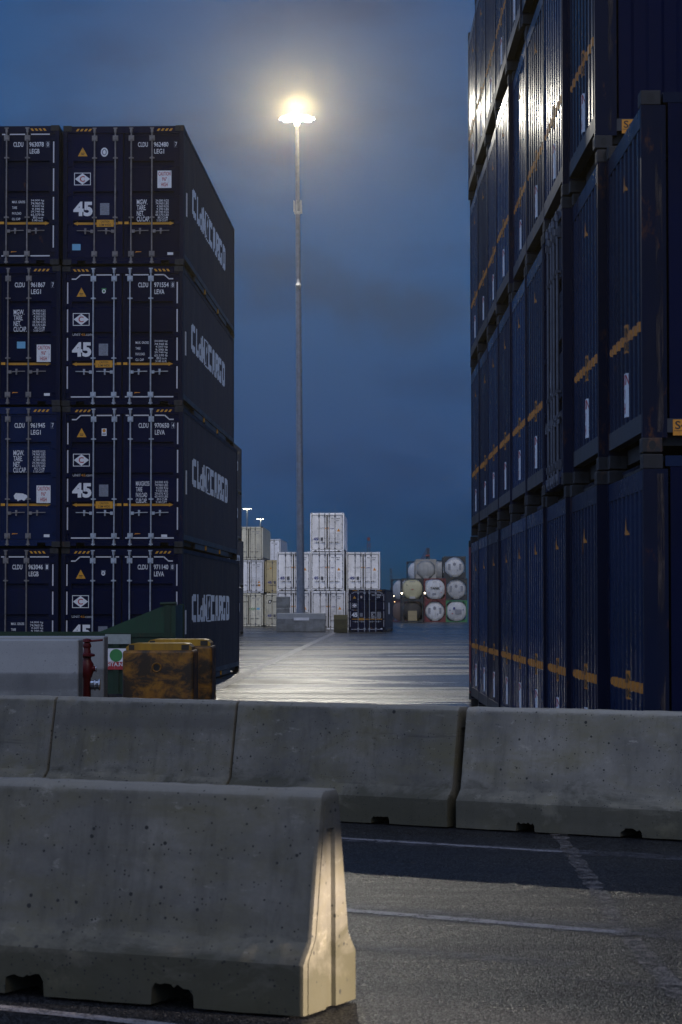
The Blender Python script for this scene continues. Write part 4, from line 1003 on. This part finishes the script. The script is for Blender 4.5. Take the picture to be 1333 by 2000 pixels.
for px, py, d, mt, lb in ((769, 1152.5, 330, AMB, 'tiny amber lamp, highest of three beside the sideways tanks'), (770, 1164, 331, WARM, 'tiny warm lamp, middle of three beside the sideways tanks'), (771, 1174.5, 332, AMB, 'tiny amber lamp, lowest of three beside the sideways tanks'),
                          (785.2, 1158.7, 262, WARM, 'tiny warm lamp at the left edge of the cream tank'), (830.2, 1158.3, 262, WARM, 'tiny warm lamp between the cream tank and the lettered white tank')):
    r = empty('small_lamp', (lat(px, d), d, 0)); tag(r, lb, 'lamp', 'small lamps among the tanks'); z = CAMZ + (1186 - py) / FPX * d
    m = MB(); m.tube((0, 0.1, 0), (0, 0.1, z + 0.1), 0.03, FDARK, 6); put('pole', m, r)
    m = MB(); m.lathe([(0.001, z + 0.09), (0.07, z + 0.06), (0.09, z), (0.07, z - 0.06), (0.001, z - 0.09)], mt, 10); put('lens', m, r)

# ------------------------------------------------------------------ yellow ballast blocks, green skip, concrete slabs, hydrant
YELB = None
t = NT('peeling_yellow_steel'); f1 = t.noise(2.6, (1, 1, 1.3), detail=9, rough=0.72, dist=0.4); f2 = t.noise(9, (1, 1, 0.4), detail=8, rough=0.75)
c = t.mix(t.ramp(f2, [(0.35, 0.0), (0.7, 1.0)]), (0.40, 0.185, 0.012), (0.27, 0.10, 0.012))
c = t.mix(t.ramp(f1, [(0.40, 0.0), (0.54, 0.95)]), c, (0.020, 0.015, 0.011)); YELB = t.fin(c, 0.6, t.bump(f1, 0.5, 0.02))
YELC = paint('yellow_cap', (0.55, 0.29, 0.018), 0.5, 0.6, rust=0.5, dirtcol=(0.05, 0.04, 0.02)); BLKS = paint('black_stripe', (0.035, 0.028, 0.02), 0.6, 0.4)
def ballast(x0, x1, d, h, label):
    w = (x1 - x0) / 2; root = empty('ballast_block', ((x0 + x1) / 2, d + 0.55, 0)); tag(root, label, 'ballast block', 'yellow ballast blocks')
    m = MB(); m.cbox(-w, w, -0.55, 0.55, 0, h, 0.035, YELB); b = put('body', m, root)
    n = 16; m = MB(); m.poly([(-0.02 + 0.045 * math.cos(2 * math.pi * i / n), -0.5525, h - 0.23 + 0.05 * math.sin(2 * math.pi * i / n)) for i in range(n)], BLACK)
    m.lathe([(0.045, -0.552), (0.06, -0.562), (0.07, -0.552)], YELB, 16, (-0.02, 0, h - 0.23), 'y'); put('lifting_hole', m, b)
    cap = MB(); hz_ = 0.095; a = w * 0.93
    pts = [(-a, 0), (a, 0), (a, hz_ * .45), (a - 0.05, hz_ * .9), (a - 0.11, hz_), (-a + 0.11, hz_), (-a + 0.05, hz_ * .9), (-a, hz_ * .45)]
    cap.prism([(x, z + h + 0.001) for x, z in pts], -0.40, 0.40, YELC)
    for xa, xb in ((-a * 0.98, -a * 0.68), (a * 0.62, a * 0.98)): cap.box(xa + 0.03, xb - 0.03, -0.404, 0.404, h + 0.006, h + hz_ * 0.80, BLKS)
    put('cap', cap, root); return root
ballast(lat(240.5, 33), lat(379, 33), 33.0, 1.09, 'rust-stained yellow block with a round hole, front one beside the green skip')
ballast(lat(283, 34.7), lat(416, 34.7), 34.6, 1.125, 'rust-stained yellow block standing behind another at its right')

GRN = paint('skip_green', (0.012, 0.052, 0.026), 0.55, 0.6, rust=0.45, dirtcol=(0.02, 0.035, 0.025)); GRND = paint('skip_green_dark', (0.010, 0.040, 0.020), 0.6, 0.6, rust=0.6, dirtcol=(0.02, 0.02, 0.018))
sk = empty('waste_skip', (0, 43.6, 0)); tag(sk, 'dark green waste skip with a sloping raised end behind the concrete slabs', 'skip')
xr = lat(344, 43.6); zr = 1.205; xl = xr - 6.2
m = MB()
for yy in (0.0, 2.3): m.box(xl, xr - 0.02, yy, yy + 0.05, 0.12, zr - 0.06, GRN)
m.box(xl, xr - 0.02, 0.05, 2.3, 0.12, 0.2, GRND); m.box(xl, xl + 0.05, 0.05, 2.3, 0.2, zr, GRN); m.box(xr - 0.07, xr - 0.02, 0.05, 2.3, 0.2, 1.72, GRN)
for k in range(5): m.box(xl + 0.6 + k * 1.12, xl + 0.70 + k * 1.12, -0.055, -0.001, 0.12, zr - 0.07, GRND)
put('body', m, sk)
m = MB()
for yy in (-0.03, 2.3): m.box(xl, xr - 0.02, yy, yy + 0.09, zr - 0.058, zr + 0.012, GRND)
put('rim', m, sk)
m = MB(); p = [(lat(190, 43.6), zr + 0.013), (xr - 0.20, zr + 0.013), (xr - 0.20, 1.70), (lat(322, 43.6), 1.72), (lat(316, 43.6), 1.69)]
for yy in (0.005, 2.31):
    m = MB(); m.prism(p, yy, yy + 0.035, GRN); put('raised_end', m, sk)
for yy in (-0.04, 2.28):
    m = MB(); m.box(xr - 0.20, xr - 0.09, yy, yy + 0.10, 0.05, 1.72, GRND); m.box(xr - 0.092, xr, yy + 0.02, yy + 0.08, 0.05, 1.74, GRN); put('end_post', m, sk)
m = MB(); m.tube((xr - 0.28, -0.02, 1.74), (xr + 0.02, -0.02, 1.75), 0.03, GRND, 8); m.tube((xr - 0.16, -0.02, 1.7), (xr - 0.16, 2.3, 1.74), 0.03, GRND, 8); put('hinge_bar', m, sk)
PALEW = plain('pale_reflector', (0.36, 0.40, 0.38), 0.5)
m = MB(); m.box(lat(206, 43.5), lat(256, 43.5), -0.062, -0.056, 1.02, 1.195, PALEW); put('reflector_panel', m, sk)
m = MB(); sx0, sx1 = lat(208, 43.5), lat(248, 43.5); m.rect(sx0, sx1, 0.56, 0.94, -0.058, WHITEP); m.rect(sx0, sx1, 0.56, 0.70, -0.060, REDI)
cxs = (sx0 + sx1) / 2 - 0.005; n = 24; m.poly([(cxs + 0.115 * math.cos(2 * math.pi * i / n), -0.061, 0.815 + 0.115 * math.sin(2 * math.pi * i / n)) for i in range(n)], GREENS)
m.text('SITA.NL', sx0 + 0.02, 0.62, sx1 - sx0 - 0.04, 0.07, -0.062, WHITEP, 0.015); put('company_sticker', m, sk)

def slab(x0, x1, d, th, h, label):
    root = empty('concrete_slab', ((x0 + x1) / 2, d, 0)); tag(root, label, 'concrete slab', 'concrete slabs around the hydrant'); w = (x1 - x0) / 2
    m = MB(); m.cbox(-w, w, 0, th, 0, h, 0.018, CONC2); put('body', m, root); return root
slab(-6.2, lat(155, 29.6), 29.6, 0.5, 1.285, 'pale concrete slab at the left edge, in front of the red hydrant')
slab(-6.9, lat(205, 31.6), 31.6, 0.5, 1.30, 'pale concrete slab behind the red hydrant')
HYR = paint('hydrant_red', (0.085, 0.006, 0.009), 0.4, 0.4, spec=0.3); CHROME = plain('coupling_metal', (0.62, 0.62, 0.64), 0.22, 0.9)
hx = lat(170.5, 30.7); hy = empty('fire_hydrant', (hx, 30.75, 0)); tag(hy, 'slim red pillar hydrant standing between two concrete slabs', 'hydrant')
m = MB(); m.lathe([(0.10, 0.0), (0.10, 0.04), (0.05, 0.05), (0.05, 0.78), (0.065, 0.80), (0.085, 0.86), (0.085, 0.96), (0.06, 1.0), (0.05, 1.03), (0.055, 1.05), (0.10, 1.06), (0.10, 1.085), (0.05, 1.10), (0.042, 1.16), (0.055, 1.18), (0.05, 1.22), (0.03, 1.23)], HYR, 18); put('body', m, hy, 40)
m = MB(); m.tube((-0.02, 0, 1.245), (0.20, -0.02, 1.265), 0.014, HYR, 8); m.lathe([(0.03, 1.228), (0.055, 1.24), (0.055, 1.27), (0.03, 1.28), (0.001, 1.285)], HYR, 12); put('lever', m, hy)
for s in (-1, 1):
    m = MB(); m.tube((s * 0.05, -0.02, 0.90), (s * 0.115, -0.03, 0.90), 0.035, HYR, 12); m.tube((s * 0.115, -0.03, 0.90), (s * 0.125, -0.03, 0.90), 0.042, CHROME, 12); put('side_outlet', m, hy)
m = MB(); m.tube((0.04, -0.02, 0.70), (0.06, -0.02, 0.70), 0.05, HYR, 12); m.tube((0.06, -0.025, 0.70), (0.10, -0.03, 0.70), 0.066, CHROME, 16); m.tube((0.10, -0.03, 0.70), (0.112, -0.03, 0.70), 0.078, CHROME, 16); m.tube((0.112, -0.03, 0.70), (0.155, -0.035, 0.70), 0.062, CHROME, 16); m.tube((0.155, -0.035, 0.70), (0.17, -0.035, 0.70), 0.075, CHROME, 16); put('hose_coupling', m, hy)

# ------------------------------------------------------------------ concrete road barriers
PROFILE = [(-0.26, 0.0), (-0.26, 0.205), (-0.185, 0.29), (-0.088, 0.878), (-0.062, 0.905), (0.062, 0.905), (0.088, 0.878), (0.185, 0.29), (0.26, 0.205), (0.26, 0.0)]
def temp_obj(mb):
    return link('tmp', mb.mesh('tmp'))
def barrier_mesh(LEN, seed, notches, mat, cell=0.035):
    rnd = random.Random(seed)
    pr = []
    for (a, b), (c2, d2) in zip(PROFILE, PROFILE[1:]):
        k = max(1, round(math.hypot(c2 - a, d2 - b) / cell))
        pr += [(a + (c2 - a) * i / k, b + (d2 - b) * i / k) for i in range(k)]
    pr.append(PROFILE[-1]); nx = round(LEN / cell); n = len(pr)
    bm = bmesh.new(); rows = []
    for i in range(nx + 1): rows.append([bm.verts.new((-LEN / 2 + LEN * i / nx, y, z)) for y, z in pr])
    for i in range(nx):
        for j in range(n - 1): bm.faces.new((rows[i][j], rows[i + 1][j], rows[i + 1][j + 1], rows[i][j + 1]))
        bm.faces.new((rows[i][n - 1], rows[i + 1][n - 1], rows[i + 1][0], rows[i][0]))
    e0 = bm.faces.new(rows[0][::1]); e1 = bm.faces.new(rows[nx][::-1])
    bmesh.ops.recalc_face_normals(bm, faces=bm.faces[:])
    ends = set(e0.edges) | set(e1.edges)
    bmesh.ops.bevel(bm, geom=[e for e in ends if max(v.co.z for v in e.verts) > 0.001], offset=0.016, segments=2, affect='EDGES', profile=0.6)
    for v in bm.verts:          # slightly uneven casting, knocked edges
        p = v.co * 3.0 + Vector((seed * 3.1, 0, 0)); q = v.co * 14 + Vector((seed * 7.7, 1, 2))
        amp = 0.0035; edge = abs(v.co.z - 0.905); atend = LEN / 2 - abs(v.co.x) < 0.06
        if edge < 0.03: amp = 0.005
        dsp = mnoise.noise(p) * 0.004 + mnoise.noise(q) * amp * 0.8
        if atend: dsp *= 0.35
        chip = max(0.0, mnoise.noise(v.co * 8 + Vector((seed, 5, 5))) - 0.30) * ((0.02 if atend else 0.075) if edge < 0.03 else 0.0)
        v.co += v.normal * (dsp - chip) if v.normal.length > 0 else Vector()
    me = bpy.data.meshes.new('tmp'); bm.to_mesh(me); bm.free(); me.materials.append(mat)
    o = link('tmp', me)
    cut = MB()
    for xc, w, h in notches:     # ragged fork notches through the foot
        k = 9; pts = [(-w / 2 - 0.01, -0.1), (w / 2 + 0.01, -0.1)] + [(w / 2 - w * i / k + rnd.uniform(-.006, .006), h * (1 if 0 < i < k else 0.72) + rnd.uniform(-.012, .010)) for i in range(k + 1)]
        pts = [(xc + x, z) for x, z in pts]; cut.prism(pts, -0.5, 0.5, mat)
    for s in (-1, 1):            # vertical key slot in each end
        xa, xb = sorted((s * (LEN / 2 - 0.017), s * (LEN / 2 + 0.1))); b0, b1 = 0.078, 0.046
        vs = [(xa, -b1, -0.1), (xb, -b0, -0.1), (xb, b0, -0.1), (xa, b1, -0.1), (xa, -b1 * .8, 0.74), (xb, -b0 * .8, 0.77), (xb, b0 * .8, 0.77), (xa, b1 * .8, 0.74)]
        if s < 0: vs = [(xa, -b0, -0.1), (xb, -b1, -0.1), (xb, b1, -0.1), (xa, b0, -0.1), (xa, -b0 * .8, 0.77), (xb, -b1 * .8, 0.74), (xb, b1 * .8, 0.74), (xa, b0 * .8, 0.77)]
        cut.raw(vs, [(0, 3, 2, 1), (4, 5, 6, 7), (0, 1, 5, 4), (1, 2, 6, 5), (2, 3, 7, 6), (3, 0, 4, 7)], mat)
    co = temp_obj(cut)
    # thin mould seam near the front edge of each end
    seam = MB(); inn = [(-0.222, -0.05), (-0.222, 0.215), (-0.150, 0.30), (-0.058, 0.86)]
    poly = inn + [(y + 0.007, z) for y, z in inn[::-1]]
    for s in (-1, 1):
        xa, xb = sorted((s * (LEN / 2 - 0.02), s * (LEN / 2 + 0.05))); k = len(poly)
        vs = [(xa, y, z) for y, z in poly] + [(xb, y, z) for y, z in poly]
        seam.raw(vs, [tuple(range(k))[::-1], tuple(range(k, 2 * k))] + [(i, (i + 1) % k, k + (i + 1) % k, k + i) for i in range(k)], mat)
    so = temp_obj(seam)
    for c_ in (co, so):
        b3 = bmesh.new(); b3.from_mesh(c_.data); bmesh.ops.recalc_face_normals(b3, faces=b3.faces[:]); b3.to_mesh(c_.data); b3.free()
        md = o.modifiers.new('b', 'BOOLEAN'); md.operation = 'DIFFERENCE'; md.object = c_; md.solver = 'EXACT'
    bpy.context.view_layer.update()
    res = bpy.data.meshes.new_from_object(o.evaluated_get(bpy.context.evaluated_depsgraph_get()))
    for x in (o, co, so): bpy.data.objects.remove(x)
    res.polygons.foreach_set('use_smooth', [True] * len(res.polygons)); res.set_sharp_from_angle(angle=R(32)); res.name = 'road_barrier'
    return res
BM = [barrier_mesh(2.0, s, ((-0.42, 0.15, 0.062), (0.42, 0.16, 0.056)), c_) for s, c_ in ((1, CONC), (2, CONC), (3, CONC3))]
def barrier(me, end_a, end_b, label, back=0.075):
    a, b = Vector(end_a), Vector(end_b); d = b - a; ang = math.atan2(d.y, d.x); mid = (a + b) / 2; nrm = Vector((-math.sin(ang), math.cos(ang)))
    o = link('road_barrier', me, None, (mid.x + nrm.x * back, mid.y + nrm.y * back, 0.012)); o.rotation_euler.z = ang; o.scale.x = (d.length - 0.02) / 2.0
    return tag(o, label, 'barrier', 'concrete road barriers')
J0, J1, J2, J3, J4 = (-4.15, 21.75), (-2.43, 20.68), (-0.84, 19.70), (0.935, 18.57), (2.72, 17.46)
barrier(BM[0], J0, J1, 'leftmost concrete barrier of the rear row, cut by the left edge')
barrier(BM[1], J1, J2, 'concrete barrier of the rear row in front of the yellow blocks')
barrier(BM[0], J2, (J3[0] - 0.02, J3[1] + 0.012), 'concrete barrier of the rear row across the open aisle')
barrier(BM[2], (J3[0] + 0.02, J3[1] - 0.012), J4, 'pale stained concrete barrier in front of the blue container wall')
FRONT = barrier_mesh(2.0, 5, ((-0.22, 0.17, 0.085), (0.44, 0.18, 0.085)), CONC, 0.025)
barrier(FRONT, (-2.07, 11.02), (-0.065, 10.09), 'nearest concrete barrier standing alone with its lit end showing')

# ------------------------------------------------------------------ low yard light just past the right of the road: it lights the end of the near barrier
bx, by = 4.6, 8.3
bl = empty('bollard_light', (bx, by, 0)); tag(bl, 'short post light beside the road, lighting the barrier end', 'light')
m = MB(); m.lathe([(0.14, 0), (0.14, 0.02), (0.07, 0.03), (0.07, 0.62), (0.10, 0.64), (0.10, 0.66)], GALV, 16); put('post', m, bl, 40)
m = MB(); m.lathe([(0.001, 0.90), (0.14, 0.88), (0.16, 0.82), (0.10, 0.82)], HEADM, 16); put('hood', m, bl, 40)
m = MB(); m.lathe([(0.085, 0.66), (0.085, 0.82)], emit('bollard_lens', (1.0, 0.86, 0.66), 2.0), 16); put('lens', m, bl, 40)
sd = bpy.data.lights.new('bollard_lamp', 'SPOT'); sd.energy = 4800; sd.color = (1.0, 0.83, 0.66); sd.spot_size = R(13.5); sd.spot_blend = 0.7; sd.shadow_soft_size = 0.05
so = bpy.data.objects.new('bollard_lamp', sd); C.objects.link(so); so.location = (bx - 0.2, by, 0.74)
so.rotation_euler = (Vector((-0.02, 10.2, 0.17)) - so.location).to_track_quat('-Z', 'Y').to_euler()

# ------------------------------------------------------------------ damp air
hv = bpy.data.materials.new('damp_air'); hv.use_nodes = True; hn = hv.node_tree; hn.nodes.clear()
ho = hn.nodes.new('ShaderNodeOutputMaterial'); pv = hn.nodes.new('ShaderNodeVolumePrincipled')
pv.inputs['Color'].default_value = (1.0, 0.86, 0.52, 1); pv.inputs['Density'].default_value = HAZE_DENSITY; pv.inputs['Anisotropy'].default_value = 0.85
hn.links.new(pv.outputs['Volume'], ho.inputs['Volume'])
m = MB(); m.box(-1950, 1950, -70, 3050, -1.0, 39.5, hv); hz_o = put('haze', m); hz_o['kind'] = 'stuff'
